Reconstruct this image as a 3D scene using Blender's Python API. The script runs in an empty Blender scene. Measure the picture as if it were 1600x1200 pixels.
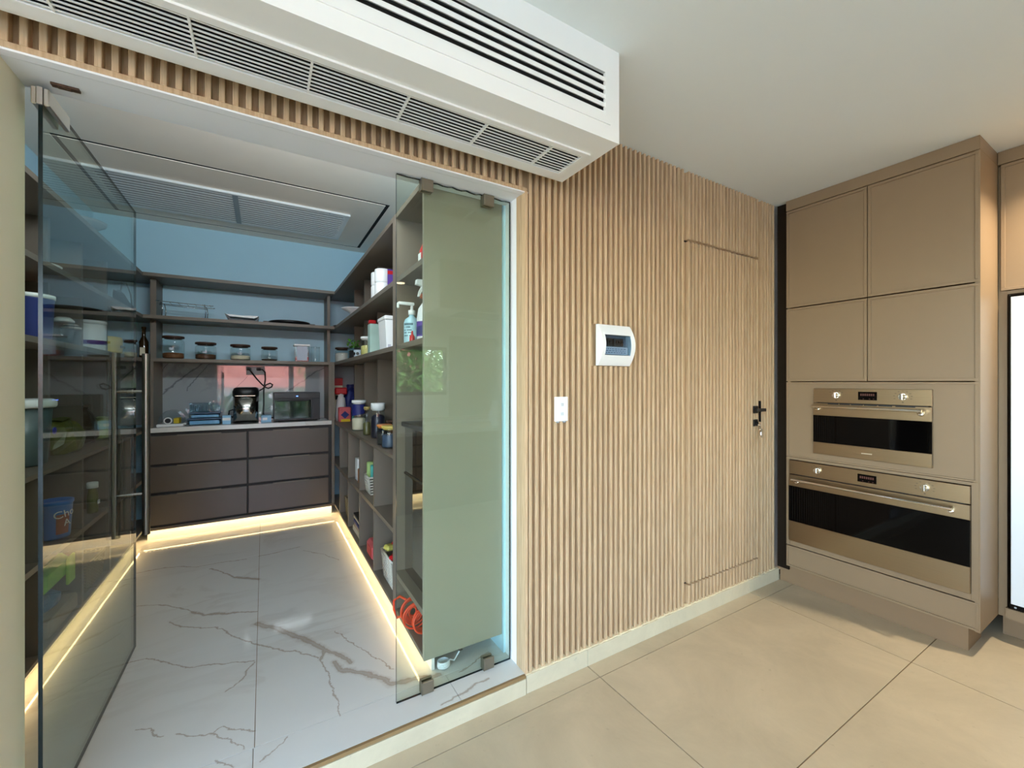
import bpy, bmesh, math, random
from mathutils import Vector, Matrix
PI = math.pi
C = bpy.context.scene.collection
S = bpy.context.scene
rnd = random.Random(7)

# ------------------------------------------------------------------ camera, sky, sun, exposure
cam_data = bpy.data.cameras.new('camera'); cam = bpy.data.objects.new('camera', cam_data); C.objects.link(cam)
cam.location = (0, 0, 1.47); cam.rotation_euler = (PI/2, 0, math.radians(-30.75))
cam_data.sensor_width = 36; cam_data.lens = 652/1600*36; cam_data.shift_y = -3/1600; cam_data.clip_start = .02
S.camera = cam
S.view_settings.view_transform = 'Standard'; S.view_settings.look = 'None'
S.view_settings.exposure = 0.0; S.view_settings.gamma = 1; S.view_settings.use_curve_mapping = False
S.cycles.max_bounces = 10; S.cycles.diffuse_bounces = 5; S.cycles.glossy_bounces = 5
S.cycles.transmission_bounces = 4; S.cycles.transparent_max_bounces = 20
S.cycles.caustics_reflective = False; S.cycles.caustics_refractive = False
S.cycles.sample_clamp_indirect = 6; S.cycles.use_denoising = True

world = bpy.data.worlds.new('sky'); S.world = world; world.use_nodes = True
wn = world.node_tree.nodes; wl = world.node_tree.links; wn.clear()
wo = wn.new('ShaderNodeOutputWorld'); wb = wn.new('ShaderNodeBackground'); ws = wn.new('ShaderNodeTexSky')
ws.sky_type = 'NISHITA'; ws.sun_disc = False; ws.sun_elevation = math.radians(50); ws.sun_rotation = math.radians(20)
ws.air_density = 1.0; ws.dust_density = 0.7; ws.ozone_density = 1.0
SKY = 2.6; FILL_POWER = 30
wb.inputs['Strength'].default_value = SKY
wl.new(ws.outputs[0], wb.inputs[0]); wl.new(wb.outputs[0], wo.inputs[0])
sun_d = bpy.data.lights.new('sun', 'SUN'); sun = bpy.data.objects.new('sun', sun_d); C.objects.link(sun)
sun.rotation_euler = (math.radians(-40), 0, math.radians(-20)); sun_d.energy = 11.0; sun_d.angle = .01; sun_d.color = (1, .98, .95)

def lin(c):
    f = lambda v: v/12.92 if v <= .04045 else ((v+.055)/1.055)**2.4
    return tuple(f(v/255) for v in c) + (1,)

# ------------------------------------------------------------------ materials
def newmat(name):
    m = bpy.data.materials.new(name); m.use_nodes = True
    nt = m.node_tree; b = nt.nodes['Principled BSDF']
    return m, nt, b
def N(nt, t, **kw):
    n = nt.nodes.new(t)
    for k, v in kw.items(): setattr(n, k, v)
    return n
def pm(name, col, rough=.5, metal=0, var=.06, scale=8, bump=0, bscale=60, spec=.5, coat=0, stretch=None, emit=None, estr=0, rvar=0):
    """painted / plastic / metal surface with a fine procedural variation of colour and gloss"""
    m, nt, b = newmat(name)
    tc = N(nt, 'ShaderNodeTexCoord'); mp = N(nt, 'ShaderNodeMapping')
    nt.links.new(tc.outputs['Object'], mp.inputs[0])
    if stretch: mp.inputs['Scale'].default_value = stretch
    n = N(nt, 'ShaderNodeTexNoise'); n.inputs['Scale'].default_value = scale; n.inputs['Detail'].default_value = 4
    nt.links.new(mp.outputs[0], n.inputs['Vector'])
    c = lin(col)
    mx = N(nt, 'ShaderNodeMix', data_type='RGBA')
    mx.inputs[6].default_value = tuple(max(0, v*(1-var)) for v in c[:3]) + (1,)
    mx.inputs[7].default_value = tuple(min(1, v*(1+var)) for v in c[:3]) + (1,)
    nt.links.new(n.outputs['Fac'], mx.inputs[0]); nt.links.new(mx.outputs[2], b.inputs['Base Color'])
    b.inputs['Roughness'].default_value = rough; b.inputs['Metallic'].default_value = metal
    b.inputs['Specular IOR Level'].default_value = spec
    if coat: b.inputs['Coat Weight'].default_value = coat; b.inputs['Coat Roughness'].default_value = .04
    if bump:
        n2 = N(nt, 'ShaderNodeTexNoise'); n2.inputs['Scale'].default_value = bscale; n2.inputs['Detail'].default_value = 3
        nt.links.new(mp.outputs[0], n2.inputs['Vector'])
        bp = N(nt, 'ShaderNodeBump'); bp.inputs['Strength'].default_value = bump; bp.inputs['Distance'].default_value = .002
        nt.links.new(n2.outputs['Fac'], bp.inputs['Height']); nt.links.new(bp.outputs[0], b.inputs['Normal'])
    if emit:
        b.inputs['Emission Color'].default_value = lin(emit); b.inputs['Emission Strength'].default_value = estr
    return m
def glassmat(name, tint, rough=0.0, ior=1.5):
    """clear sheet glass: Fresnel mirror over a tinted see-through body"""
    m = bpy.data.materials.new(name); m.use_nodes = True; nt = m.node_tree; nt.nodes.clear()
    o = N(nt, 'ShaderNodeOutputMaterial'); mix = N(nt, 'ShaderNodeMixShader')
    tr = N(nt, 'ShaderNodeBsdfTransparent'); tr.inputs[0].default_value = tint + (1,)
    gl = N(nt, 'ShaderNodeBsdfGlossy'); gl.inputs['Roughness'].default_value = rough
    fr = N(nt, 'ShaderNodeFresnel'); ge = N(nt, 'ShaderNodeNewGeometry'); mr = N(nt, 'ShaderNodeMapRange')
    mr.inputs['To Min'].default_value = ior; mr.inputs['To Max'].default_value = 1/ior
    nt.links.new(ge.outputs['Backfacing'], mr.inputs['Value']); nt.links.new(mr.outputs[0], fr.inputs['IOR'])
    nt.links.new(fr.outputs[0], mix.inputs[0]); nt.links.new(tr.outputs[0], mix.inputs[1]); nt.links.new(gl.outputs[0], mix.inputs[2])
    nt.links.new(mix.outputs[0], o.inputs[0])
    return m
def woodmat():
    m, nt, b = newmat('oak_slat')
    tc = N(nt, 'ShaderNodeTexCoord'); oi = N(nt, 'ShaderNodeObjectInfo')
    ad = N(nt, 'ShaderNodeVectorMath', operation='ADD'); sc = N(nt, 'ShaderNodeVectorMath', operation='SCALE'); sc.inputs['Scale'].default_value = 37
    cb = N(nt, 'ShaderNodeCombineXYZ')
    for i in range(3): nt.links.new(oi.outputs['Random'], cb.inputs[i])
    nt.links.new(cb.outputs[0], sc.inputs[0]); nt.links.new(sc.outputs[0], ad.inputs[1]); nt.links.new(tc.outputs['Object'], ad.inputs[0])
    mp = N(nt, 'ShaderNodeMapping'); mp.inputs['Scale'].default_value = (60, 60, 3.2); nt.links.new(ad.outputs[0], mp.inputs[0])
    n = N(nt, 'ShaderNodeTexNoise'); n.inputs['Scale'].default_value = 2.2; n.inputs['Detail'].default_value = 6; n.inputs['Distortion'].default_value = .6
    nt.links.new(mp.outputs[0], n.inputs['Vector'])
    r = N(nt, 'ShaderNodeValToRGB'); r.color_ramp.elements[0].position = .3; r.color_ramp.elements[0].color = lin((182, 152, 116))
    r.color_ramp.elements[1].position = .72; r.color_ramp.elements[1].color = lin((210, 182, 146))
    nt.links.new(n.outputs['Fac'], r.inputs[0])
    hs = N(nt, 'ShaderNodeHueSaturation'); mr = N(nt, 'ShaderNodeMapRange'); mr.inputs['To Min'].default_value = .93; mr.inputs['To Max'].default_value = 1.06
    nt.links.new(oi.outputs['Random'], mr.inputs['Value']); nt.links.new(mr.outputs[0], hs.inputs['Value']); nt.links.new(r.outputs[0], hs.inputs['Color'])
    nt.links.new(hs.outputs[0], b.inputs['Base Color']); b.inputs['Roughness'].default_value = .55
    bp = N(nt, 'ShaderNodeBump'); bp.inputs['Strength'].default_value = .15; bp.inputs['Distance'].default_value = .001
    nt.links.new(n.outputs['Fac'], bp.inputs['Height']); nt.links.new(bp.outputs[0], b.inputs['Normal'])
    return m
VW = .72
VEINS = [(0.042, [(-0.029, 2.795), (0.049, 2.683), (0.136, 2.582), (0.205, 2.446), (0.261, 2.346)]), (0.028, [(0.261, 2.346), (0.345, 2.233), (0.362, 2.172)]), (0.018, [(0.261, 2.346), (0.237, 2.276)]), (0.03, [(0.298, 2.21), (0.32, 2.139), (0.403, 2.071), (0.46, 1.992), (0.515, 1.916), (0.597, 1.902), (0.719, 1.864)]), (0.008, [(-0.67, 3.386), (-0.588, 3.359), (-0.472, 3.259), (-0.366, 3.136)]), (0.02, [(-0.366, 3.136), (-0.303, 3.063), (-0.198, 3.021)]), (0.012, [(-0.198, 3.021), (-0.031, 2.936)]), (0.008, [(-0.465, 3.068), (-0.389, 2.969), (-0.23, 2.862), (-0.17, 2.764), (-0.092, 2.657), (0.046, 2.485), (0.147, 2.402), (0.229, 2.297)]), (0.007, [(-0.644, 2.703), (-0.557, 2.728), (-0.504, 2.727), (-0.419, 2.646), (-0.314, 2.531), (-0.238, 2.5), (-0.124, 2.471), (-0.031, 2.431)]), (0.008, [(-0.03, 2.415), (-0.072, 2.363), (-0.097, 2.288), (-0.147, 2.243)]), (0.006, [(0.232, 2.279), (0.259, 2.147), (0.277, 2.049), (0.271, 1.939), (0.273, 1.857)]), (0.006, [(-0.433, 2.19), (-0.385, 2.161), (-0.356, 2.116), (-0.328, 2.093)]), (0.006, [(-0.288, 2.091), (-0.238, 2.036), (-0.176, 1.999), (-0.147, 2.02), (-0.099, 1.978), (-0.036, 1.941)]), (0.005, [(-0.176, 1.999), (-0.112, 1.942), (-0.064, 1.866)]), (0.012, [(-0.34, 3.791), (-0.253, 3.652), (-0.164, 3.536)]), (0.028, [(-0.164, 3.536), (-0.036, 3.42)]), (0.009, [(-0.787, 3.978), (-0.646, 3.995), (-0.426, 3.887), (-0.253, 3.868), (-0.118, 3.856)]), (0.012, [(-0.025, 3.867), (0.087, 3.878), (0.258, 3.916)]), (0.005, [(0.336, 2.487), (0.395, 2.333), (0.467, 2.17), (0.53, 2.014)]), (0.007, [(0.285, 3.815), (0.405, 3.637), (0.501, 3.468)]), (0.006, [(-0.149, 1.855), (-0.083, 1.785)]), (0.005, [(0.073, 1.838), (0.033, 1.797), (-0.011, 1.773)]),
    (.012, [(.9, 1.72), (.66, 1.70)]), (.007, [(.99, 1.9), (.8, 1.83)])]
def marblemat(name, veins=None, plane=(1, 1, 0), base=(226, 222, 216), rough=.08, scale=1.0, amount=.8, rot=(0, 0, .5), vein_col=(128, 106, 84)):
    """white polished marble; veins of noise ridges, and the slab's own veins where given as lines"""
    m, nt, b = newmat(name); L = nt.links.new
    g = N(nt, 'ShaderNodeNewGeometry'); pos = g.outputs['Position']
    mp = N(nt, 'ShaderNodeMapping'); mp.inputs['Rotation'].default_value = rot; mp.inputs['Scale'].default_value = (scale, scale*2.6, scale); L(pos, mp.inputs[0])
    n = N(nt, 'ShaderNodeTexNoise'); n.inputs['Scale'].default_value = 1.3; n.inputs['Detail'].default_value = 7; n.inputs['Roughness'].default_value = .55; n.inputs['Distortion'].default_value = .8
    L(mp.outputs[0], n.inputs['Vector'])
    r = N(nt, 'ShaderNodeValToRGB'); r.color_ramp.interpolation = 'EASE'
    e = r.color_ramp.elements; e[0].position = .468; e[0].color = (0, 0, 0, 1); e[1].position = .535; e[1].color = (0, 0, 0, 1)
    k = e.new(.50); k.color = (1, 1, 1, 1)
    L(n.outputs['Fac'], r.inputs[0])
    n2 = N(nt, 'ShaderNodeTexNoise'); n2.inputs['Scale'].default_value = 1.1; n2.inputs['Detail'].default_value = 3; L(pos, n2.inputs['Vector'])
    r2 = N(nt, 'ShaderNodeMapRange'); r2.inputs['From Min'].default_value = .42; r2.inputs['From Max'].default_value = .68; L(n2.outputs['Fac'], r2.inputs['Value'])
    mu = N(nt, 'ShaderNodeMath', operation='MULTIPLY'); L(r.outputs[0], mu.inputs[0]); L(r2.outputs[0], mu.inputs[1])
    am = N(nt, 'ShaderNodeMath', operation='MULTIPLY'); am.inputs[1].default_value = amount; L(mu.outputs[0], am.inputs[0])
    cloud = N(nt, 'ShaderNodeMix', data_type='RGBA'); cloud.inputs[6].default_value = lin(base); cloud.inputs[7].default_value = lin(tuple(v*.93 for v in base)); L(n.outputs['Fac'], cloud.inputs[0])
    mx = N(nt, 'ShaderNodeMix', data_type='RGBA'); L(am.outputs[0], mx.inputs[0]); L(cloud.outputs[2], mx.inputs[6]); mx.inputs[7].default_value = lin(vein_col)
    last = mx.outputs[2]
    if veins:
        nz = N(nt, 'ShaderNodeTexNoise'); nz.inputs['Scale'].default_value = 7; nz.inputs['Detail'].default_value = 5; nz.inputs['Roughness'].default_value = .65; L(pos, nz.inputs['Vector'])
        sb = N(nt, 'ShaderNodeVectorMath', operation='SUBTRACT'); L(nz.outputs['Color'], sb.inputs[0]); sb.inputs[1].default_value = (.5, .5, .5)
        sc = N(nt, 'ShaderNodeVectorMath', operation='SCALE'); sc.inputs['Scale'].default_value = .085; L(sb.outputs[0], sc.inputs[0])
        ad = N(nt, 'ShaderNodeVectorMath', operation='ADD'); L(pos, ad.inputs[0]); L(sc.outputs[0], ad.inputs[1])
        fl = N(nt, 'ShaderNodeVectorMath', operation='MULTIPLY'); L(ad.outputs[0], fl.inputs[0]); fl.inputs[1].default_value = plane
        P = fl.outputs[0]; acc = None; up = (lambda u, v: (u, v, 0)) if plane[1] else (lambda u, v: (u, 0, v))
        for w, pl in veins:
            for (ax, ay), (bx_, by_) in zip(pl[:-1], pl[1:]):
                dx, dy = bx_-ax, by_-ay; q = dx*dx+dy*dy
                s1 = N(nt, 'ShaderNodeVectorMath', operation='SUBTRACT'); L(P, s1.inputs[0]); s1.inputs[1].default_value = up(ax, ay)
                d1 = N(nt, 'ShaderNodeVectorMath', operation='DOT_PRODUCT'); L(s1.outputs[0], d1.inputs[0]); d1.inputs[1].default_value = up(dx/q, dy/q)
                cl = N(nt, 'ShaderNodeClamp'); L(d1.outputs['Value'], cl.inputs[0])
                s2 = N(nt, 'ShaderNodeVectorMath', operation='SCALE'); s2.inputs[0].default_value = up(dx, dy); L(cl.outputs[0], s2.inputs['Scale'])
                d2 = N(nt, 'ShaderNodeVectorMath', operation='DISTANCE'); L(s1.outputs[0], d2.inputs[0]); L(s2.outputs[0], d2.inputs[1])
                a = N(nt, 'ShaderNodeMath', operation='DIVIDE'); L(d2.outputs['Value'], a.inputs[0]); a.inputs[1].default_value = VW*w*.62
                if acc is None: acc = a.outputs[0]
                else:
                    mn = N(nt, 'ShaderNodeMath', operation='MINIMUM'); L(acc, mn.inputs[0]); L(a.outputs[0], mn.inputs[1]); acc = mn.outputs[0]
        rr = N(nt, 'ShaderNodeValToRGB'); e = rr.color_ramp.elements
        e[0].position = 0; e[0].color = (.5, .5, .5, 1); e[1].position = 1; e[1].color = (0, 0, 0, 1)
        k = e.new(.32); k.color = (.62, .62, .62, 1); k = e.new(.5); k.color = (.22, .22, .22, 1)
        h = N(nt, 'ShaderNodeMath', operation='MULTIPLY'); h.inputs[1].default_value = .5; L(acc, h.inputs[0]); L(h.outputs[0], rr.inputs[0])
        m2 = N(nt, 'ShaderNodeMix', data_type='RGBA'); L(rr.outputs[0], m2.inputs[0]); L(last, m2.inputs[6]); m2.inputs[7].default_value = lin(vein_col); last = m2.outputs[2]
    L(last, b.inputs['Base Color']); b.inputs['Roughness'].default_value = rough
    return m
def stonemat(name, col, rough=.42):
    m, nt, b = newmat(name); L = nt.links.new
    g = N(nt, 'ShaderNodeNewGeometry'); oi = N(nt, 'ShaderNodeObjectInfo')
    cb = N(nt, 'ShaderNodeCombineXYZ'); ml = N(nt, 'ShaderNodeMath', operation='MULTIPLY'); ml.inputs[1].default_value = 20
    L(oi.outputs['Random'], ml.inputs[0]); L(ml.outputs[0], cb.inputs[2])
    ad = N(nt, 'ShaderNodeVectorMath', operation='ADD'); L(g.outputs['Position'], ad.inputs[0]); L(cb.outputs[0], ad.inputs[1])
    n = N(nt, 'ShaderNodeTexNoise'); n.inputs['Scale'].default_value = 2.2; n.inputs['Detail'].default_value = 9; n.inputs['Roughness'].default_value = .68; n.inputs['Distortion'].default_value = .5
    L(ad.outputs[0], n.inputs['Vector'])
    r = N(nt, 'ShaderNodeValToRGB'); e = r.color_ramp.elements; e[0].position = .32; e[0].color = lin(tuple(v*.93 for v in col)); e[1].position = .7; e[1].color = lin(tuple(min(255, v*1.045) for v in col))
    L(n.outputs['Fac'], r.inputs[0])
    v = N(nt, 'ShaderNodeTexNoise'); v.inputs['Scale'].default_value = 34; v.inputs['Detail'].default_value = 2; L(ad.outputs[0], v.inputs['Vector'])
    sp = N(nt, 'ShaderNodeMapRange'); sp.inputs['From Min'].default_value = .70; sp.inputs['From Max'].default_value = .78; sp.inputs['To Max'].default_value = .22; L(v.outputs['Fac'], sp.inputs['Value'])
    mx = N(nt, 'ShaderNodeMix', data_type='RGBA'); L(sp.outputs[0], mx.inputs[0]); L(r.outputs[0], mx.inputs[6]); mx.inputs[7].default_value = lin(tuple(v*.7 for v in col))
    L(mx.outputs[2], b.inputs['Base Color']); b.inputs['Roughness'].default_value = rough
    return m
WOOD = woodmat()
MARBLE_F = marblemat('marble_floor', VEINS, vein_col=(142, 112, 82), base=(226, 223, 214), rough=.07, scale=.55, amount=.22)
SPLASH_VEINS = [(.014, [(-0.846, 1.327), (-0.691, 1.492), (-0.511, 1.664)]), (0.006, [(-0.842, 1.546), (-0.766, 1.657)]), (0.008, [(-0.634, 1.387), (-0.55, 1.541), (-0.458, 1.665)]), (0.012, [(0.154, 1.326), (0.303, 1.431), (0.466, 1.568), (0.601, 1.635)]), (0.005, [(0.039, 1.197), (0.146, 1.3)]), (0.006, [(-0.238, 1.425), (-0.065, 1.631)])]
MARBLE_B = marblemat('marble_splashback', SPLASH_VEINS, (1, 0, 1), base=(170, 176, 180), rough=.03, scale=.9, amount=.5, rot=(0, .75, 0), vein_col=(60, 64, 74)); MARBLE_B.node_tree.nodes['Principled BSDF'].inputs['Specular IOR Level'].default_value = 1.0
MARBLE_T = marblemat('marble_worktop', None, rough=.1, scale=1.6, amount=.7, rot=(0, .6, .3), vein_col=(150, 120, 92))
STONE = stonemat('beige_porcelain', (190, 174, 145))
SKIRT = stonemat('skirting_stone', (204, 194, 166), .6)
GROUT = pm('grout', (122, 98, 68), .9)
CEIL = pm('ceiling_paint', (230, 236, 234), .85, var=.02, scale=2, bump=.05, bscale=12)
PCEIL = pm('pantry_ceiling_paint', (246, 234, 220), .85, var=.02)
PWALL = pm('pantry_wall_daylight_tint', (186, 222, 238), .8, var=.02)  # white wall given a blue tint in place of cool daylight
WHITE = pm('white_paint', (236, 234, 226), .6, var=.02)
ACWHITE = pm('bulkhead_paint', (238, 238, 234), .7, var=.015)
REVEAL = pm('reveal_paint', (236, 238, 240), .6, var=.02)
GAP_SHADE = pm('gap_shade_black', (22, 22, 22), .9)  # near-black colour that paints shade into gaps
TAUPE = pm('taupe_laminate', (136, 114, 88), .42, var=.03, scale=14, bump=.04, bscale=220)
TAUPE_D = pm('taupe_laminate_dimmed', (90, 78, 68), .36, var=.04, scale=10, bump=.03, bscale=200)  # same laminate as the kitchen units, darkened for the dimmer pantry light
TAUPE_S = pm('shelf_laminate_dimmed', (112, 101, 88), .45, var=.03, scale=10)  # the taupe laminate again, its colour dimmed for pantry shade
PLINTH = pm('plinth_laminate', (134, 108, 80), .5)
GRIP = pm('dark_grip_channel', (40, 34, 32), .6)
STEEL = pm('brushed_steel', (150, 132, 106), .28, 1, var=.1, scale=6, stretch=(1, .4, 60))
STEEL_H = pm('satin_steel_bar', (126, 120, 110), .34, 1, var=.06, scale=30, stretch=(30, 30, 1))
CHROME = pm('chrome', (225, 222, 215), .12, 1, var=.02)
CLAMPM = pm('satin_clamp', (150, 140, 124), .38, .9, var=.03)
BLACKG = pm('black_glass', (5, 4, 4), .05, var=.1, spec=.12)
APPL = pm('smoked_mirror_front', (18, 18, 18), .03, var=.05, spec=1.0, coat=1.0)
BLACK = pm('black_plastic', (20, 20, 22), .4, var=.1)
BLACKM = pm('black_metal', (14, 14, 16), .35, .3, var=.1)
ABS = pm('white_plastic', (238, 240, 240), .35, var=.01)
GREYP = pm('grey_plastic', (150, 160, 168), .4, var=.03)
LABELP = pm('paper_label', (190, 200, 216), .7, var=.08, scale=90)
DGREEN = pm('glass_edge_green', (6, 26, 26), .2, var=.1, spec=.35)
DOORG = glassmat('door_glass', (.90, .95, .91))
SIDEG = glassmat('side_glass', (.92, .96, .92))
JARG = glassmat('jar_glass', (.93, .96, .96))
BLUEG = glassmat('blue_glass', (.82, .91, .96))
COVERG = glassmat('smoked_cover', (.62, .72, .78))
PLASTG = glassmat('clear_plastic', (.88, .91, .92), .15)
LIDW = pm('dark_wood_lid', (64, 40, 28), .5, var=.2, scale=30, stretch=(1, 6, 1))
def col(name, c, rough=.5, **k): return pm(name, c, rough, **k)
NUTS = col('brown_nuts', (120, 74, 40), .7, var=.5, scale=70, bump=1, bscale=90)
DRIED = col('dried_fruit', (92, 58, 34), .7, var=.5, scale=80, bump=1, bscale=90)
RICE = col('pale_grain', (214, 204, 176), .8, var=.12, scale=200, bump=.6, bscale=260)
SEEDS = col('dark_seeds', (74, 62, 50), .8, var=.4, scale=200, bump=.6, bscale=260)
FLOUR = col('white_flour', (232, 230, 222), .9, var=.03)
RED = col('red_plastic', (190, 24, 30), .4); ORANGE = col('orange_cord', (226, 66, 24), .45)
YELLOW = col('yellow_plastic', (226, 190, 20), .45, var=.15, scale=20); NAVY = col('navy_print', (28, 36, 104), .5)
BLUE = col('blue_plastic', (44, 96, 176), .35); LBLUE = col('pale_blue_card', (150, 196, 226), .6, var=.1, scale=30)
GREEN = col('green_bag', (120, 190, 44), .5, var=.25, scale=12, bump=.5, bscale=30); LEAF = col('leaf_green', (74, 140, 40), .5, var=.3)
TEAL = col('teal_pack', (90, 190, 180), .45, var=.25, scale=25); PURPLE = col('purple_print', (92, 62, 150), .5)
TEALBAG = col('dark_blue_bag', (34, 100, 146), .4, var=.2, scale=10, bump=.5, bscale=24)
OLIVE = col('olive_bag', (92, 94, 34), .3, var=.4, scale=24, bump=1, bscale=30)
CREAM = col('cream_card', (226, 214, 186), .7, var=.04); PINK = col('pink_pack', (206, 92, 96), .5, var=.3, scale=26)
WICK = col('white_wicker', (206, 200, 186), .7, var=.1, scale=60); WICKB = col('tan_wicker', (150, 132, 96), .7, var=.2, scale=60)
BROWNB = col('brown_card', (150, 96, 52), .7, var=.2, scale=30)
LIQ = col('clear_blue_gel', (170, 206, 220), .2, var=.05)
SILVER = col('silver_wire', (190, 196, 200), .25, metal=1)
def emis(name, c, s):
    m = bpy.data.materials.new(name); m.use_nodes = True; nt = m.node_tree; nt.nodes.clear()
    o = N(nt, 'ShaderNodeOutputMaterial'); e = N(nt, 'ShaderNodeEmission'); e.inputs[0].default_value = c + (1,); e.inputs[1].default_value = s
    nt.links.new(e.outputs[0], o.inputs[0]); m.cycles.emission_sampling = 'NONE'; return m
LEDM = emis('warm_led', (1, .70, .34), 9); DLIGHT = emis('downlight_lens', (1, .82, .55), 26); BLUELED = emis('blue_led', (.1, .2, 1), 6); DIGIT = emis('display_digits', (.5, .25, .2), .25)

# ------------------------------------------------------------------ mesh helpers
def bx(bm, x0, x1, y0, y1, z0, z1, bev=0, mi=0):
    r = bmesh.ops.create_cube(bm, size=1)
    vs = r['verts']
    for v in vs: v.co = Vector(((x0+x1)/2+v.co.x*(x1-x0), (y0+y1)/2+v.co.y*(y1-y0), (z0+z1)/2+v.co.z*(z1-z0)))
    fs = set(f for v in vs for f in v.link_faces)
    for f in fs: f.material_index = mi
    if bev:
        es = list(set(e for v in vs for e in v.link_edges))
        bmesh.ops.bevel(bm, geom=es, offset=bev, segments=1, affect='EDGES', profile=.5)
    return vs
def cyl(bm, p0, p1, r0, r1=None, seg=16, cap=True):
    r1 = r0 if r1 is None else r1
    p0 = Vector(p0); p1 = Vector(p1); d = p1-p0
    q = d.to_track_quat('Z', 'Y').to_matrix().to_4x4()
    r = bmesh.ops.create_cone(bm, cap_ends=cap, segments=seg, radius1=r0, radius2=r1, depth=d.length)
    mt = Matrix.Translation((p0+p1)/2) @ q
    for v in r['verts']: v.co = mt @ v.co
    return r['verts']
def lathe(bm, prof, c=(0, 0, 0), seg=24, closed_bottom=True, closed_top=True):
    rings = []
    for r, z in prof:
        rings.append([bm.verts.new((c[0]+r*math.cos(2*PI*i/seg), c[1]+r*math.sin(2*PI*i/seg), c[2]+z)) for i in range(seg)])
    for a, b in zip(rings[:-1], rings[1:]):
        for i in range(seg):
            bm.faces.new((a[i], a[(i+1) % seg], b[(i+1) % seg], b[i])).smooth = True
    if closed_bottom: bm.faces.new(list(reversed(rings[0])))
    if closed_top: bm.faces.new(rings[-1])
def tube(bm, pts, r, seg=8, closed=False):
    pts = [Vector(p) for p in pts]; n = len(pts); rings = []
    up = Vector((0, 0, 1)); prev = None
    for i, p in enumerate(pts):
        a = pts[(i-1) % n] if (closed or i > 0) else p; b = pts[(i+1) % n] if (closed or i < n-1) else p
        t = (b-a).normalized()
        if prev is None:
            x = t.cross(up)
            if x.length < .1: x = t.cross(Vector((1, 0, 0)))
            x.normalize()
        else:
            x = (prev-t*prev.dot(t)).normalized()
        prev = x; y = t.cross(x)
        rings.append([bm.verts.new(p+x*r*math.cos(2*PI*k/seg)+y*r*math.sin(2*PI*k/seg)) for k in range(seg)])
    m = n if closed else n-1
    for i in range(m):
        a, b = rings[i], rings[(i+1) % n]
        for k in range(seg): bm.faces.new((a[k], a[(k+1) % seg], b[(k+1) % seg], b[k])).smooth = True
    if not closed: bm.faces.new(list(reversed(rings[0]))); bm.faces.new(rings[-1])
def prism(bm, poly, axis, a0, a1):
    """polygon in the two other axes, extruded along axis"""
    def mk(p, a):
        return {'x': (a, p[0], p[1]), 'y': (p[0], a, p[1]), 'z': (p[0], p[1], a)}[axis]
    A = [bm.verts.new(mk(p, a0)) for p in poly]; B = [bm.verts.new(mk(p, a1)) for p in poly]
    n = len(poly); bm.faces.new(A); bm.faces.new(list(reversed(B)))
    for i in range(n): bm.faces.new((A[i], B[i], B[(i+1) % n], A[(i+1) % n]))
def root_of(o):
    while o.parent: o = o.parent
    return o
def obj(name, bm, mat, parent=None, local=False, at=None):
    """one mesh object; verts are in world space (shifted to the thing's base) unless local"""
    bmesh.ops.recalc_face_normals(bm, faces=bm.faces)
    off = Vector((0, 0, 0))
    if parent is not None and not local: off = root_of(parent).location
    if at is not None: off = Vector(at)
    if off.length and not local:
        for v in bm.verts: v.co -= off
    me = bpy.data.meshes.new(name); bm.to_mesh(me); bm.free()
    for m in (mat if isinstance(mat, (list, tuple)) else [mat]): me.materials.append(m)
    o = bpy.data.objects.new(name, me); C.objects.link(o)
    if parent is not None: o.parent = parent
    elif at is not None: o.location = off
    return o
def B(): return bmesh.new()
def boxo(name, mat, parent, *b, bev=0, at=None):
    bm = B(); bx(bm, *b, bev=bev); return obj(name, bm, mat, parent, at=at)
def thing(name, label, cat, loc=(0, 0, 0), group=None, kind=None):
    o = bpy.data.objects.new(name, None); C.objects.link(o); o.location = loc; o.empty_display_size = .1
    return tag(o, label, cat, group, kind)
def tag(o, label, cat, group=None, kind=None):
    o['label'] = label; o['category'] = cat
    if group: o['group'] = group
    if kind: o['kind'] = kind
    return o
def struct(name, label, cat, bm=None, mat=None):
    o = obj(name, bm, mat) if bm is not None else thing(name, label, cat)
    return tag(o, label, cat, None, 'structure')
def share(name, src, parent, loc):
    o = bpy.data.objects.new(name, src.data); C.objects.link(o); o.parent = parent; o.location = loc; return o

# ------------------------------------------------------------------ floors
YW = 1.665                       # front plane of the slats
bm = B(); bx(bm, -7, 4.4, -4.2, 1.70, -.12, -.005)
floor = struct('floor', 'kitchen floor of large beige porcelain tiles with thin brown joints', 'floor', bm, GROUT)
xs = [1.44+1.48*i for i in range(-6, 4)]; ys = [.8105+.752*j for j in range(-7, 2)]
xs[-1] = 4.4; ys.append(1.70)
g = .0022
for i in range(len(xs)-1):
    for j in range(len(ys)-1):
        if ys[j+1] > 1.7: continue
        bm = B(); bx(bm, xs[i]+g, xs[i+1]-g, ys[j]+g, ys[j+1]-g, -.006, 0)
        obj('tile', bm, STONE, floor)
ZF = .09                          # raised pantry floor
bm = B(); bx(bm, -1.32, 1.07, 1.66, 5.10, 0, ZF-.004)
pfloor = struct('floor', 'raised pantry floor of polished white marble slabs with brown veins', 'floor', bm, GROUT)
g = .0012
for x0, x1, y0, y1 in ((-1.32, -.03, 1.852, 3.9), (-.03, 1.07, 1.852, 3.9), (-1.32, -.03, 3.9, 5.1), (-.03, 1.07, 3.9, 5.1), (-1.32, -.034, 1.668, 1.852), (-.034, .736, 1.668, 1.852), (.736, 1.07, 1.668, 1.852)):
    bm = B(); bx(bm, x0+g, x1-g, y0+g, y1-g, ZF-.008, ZF); obj('tile', bm, MARBLE_F, pfloor)
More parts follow.
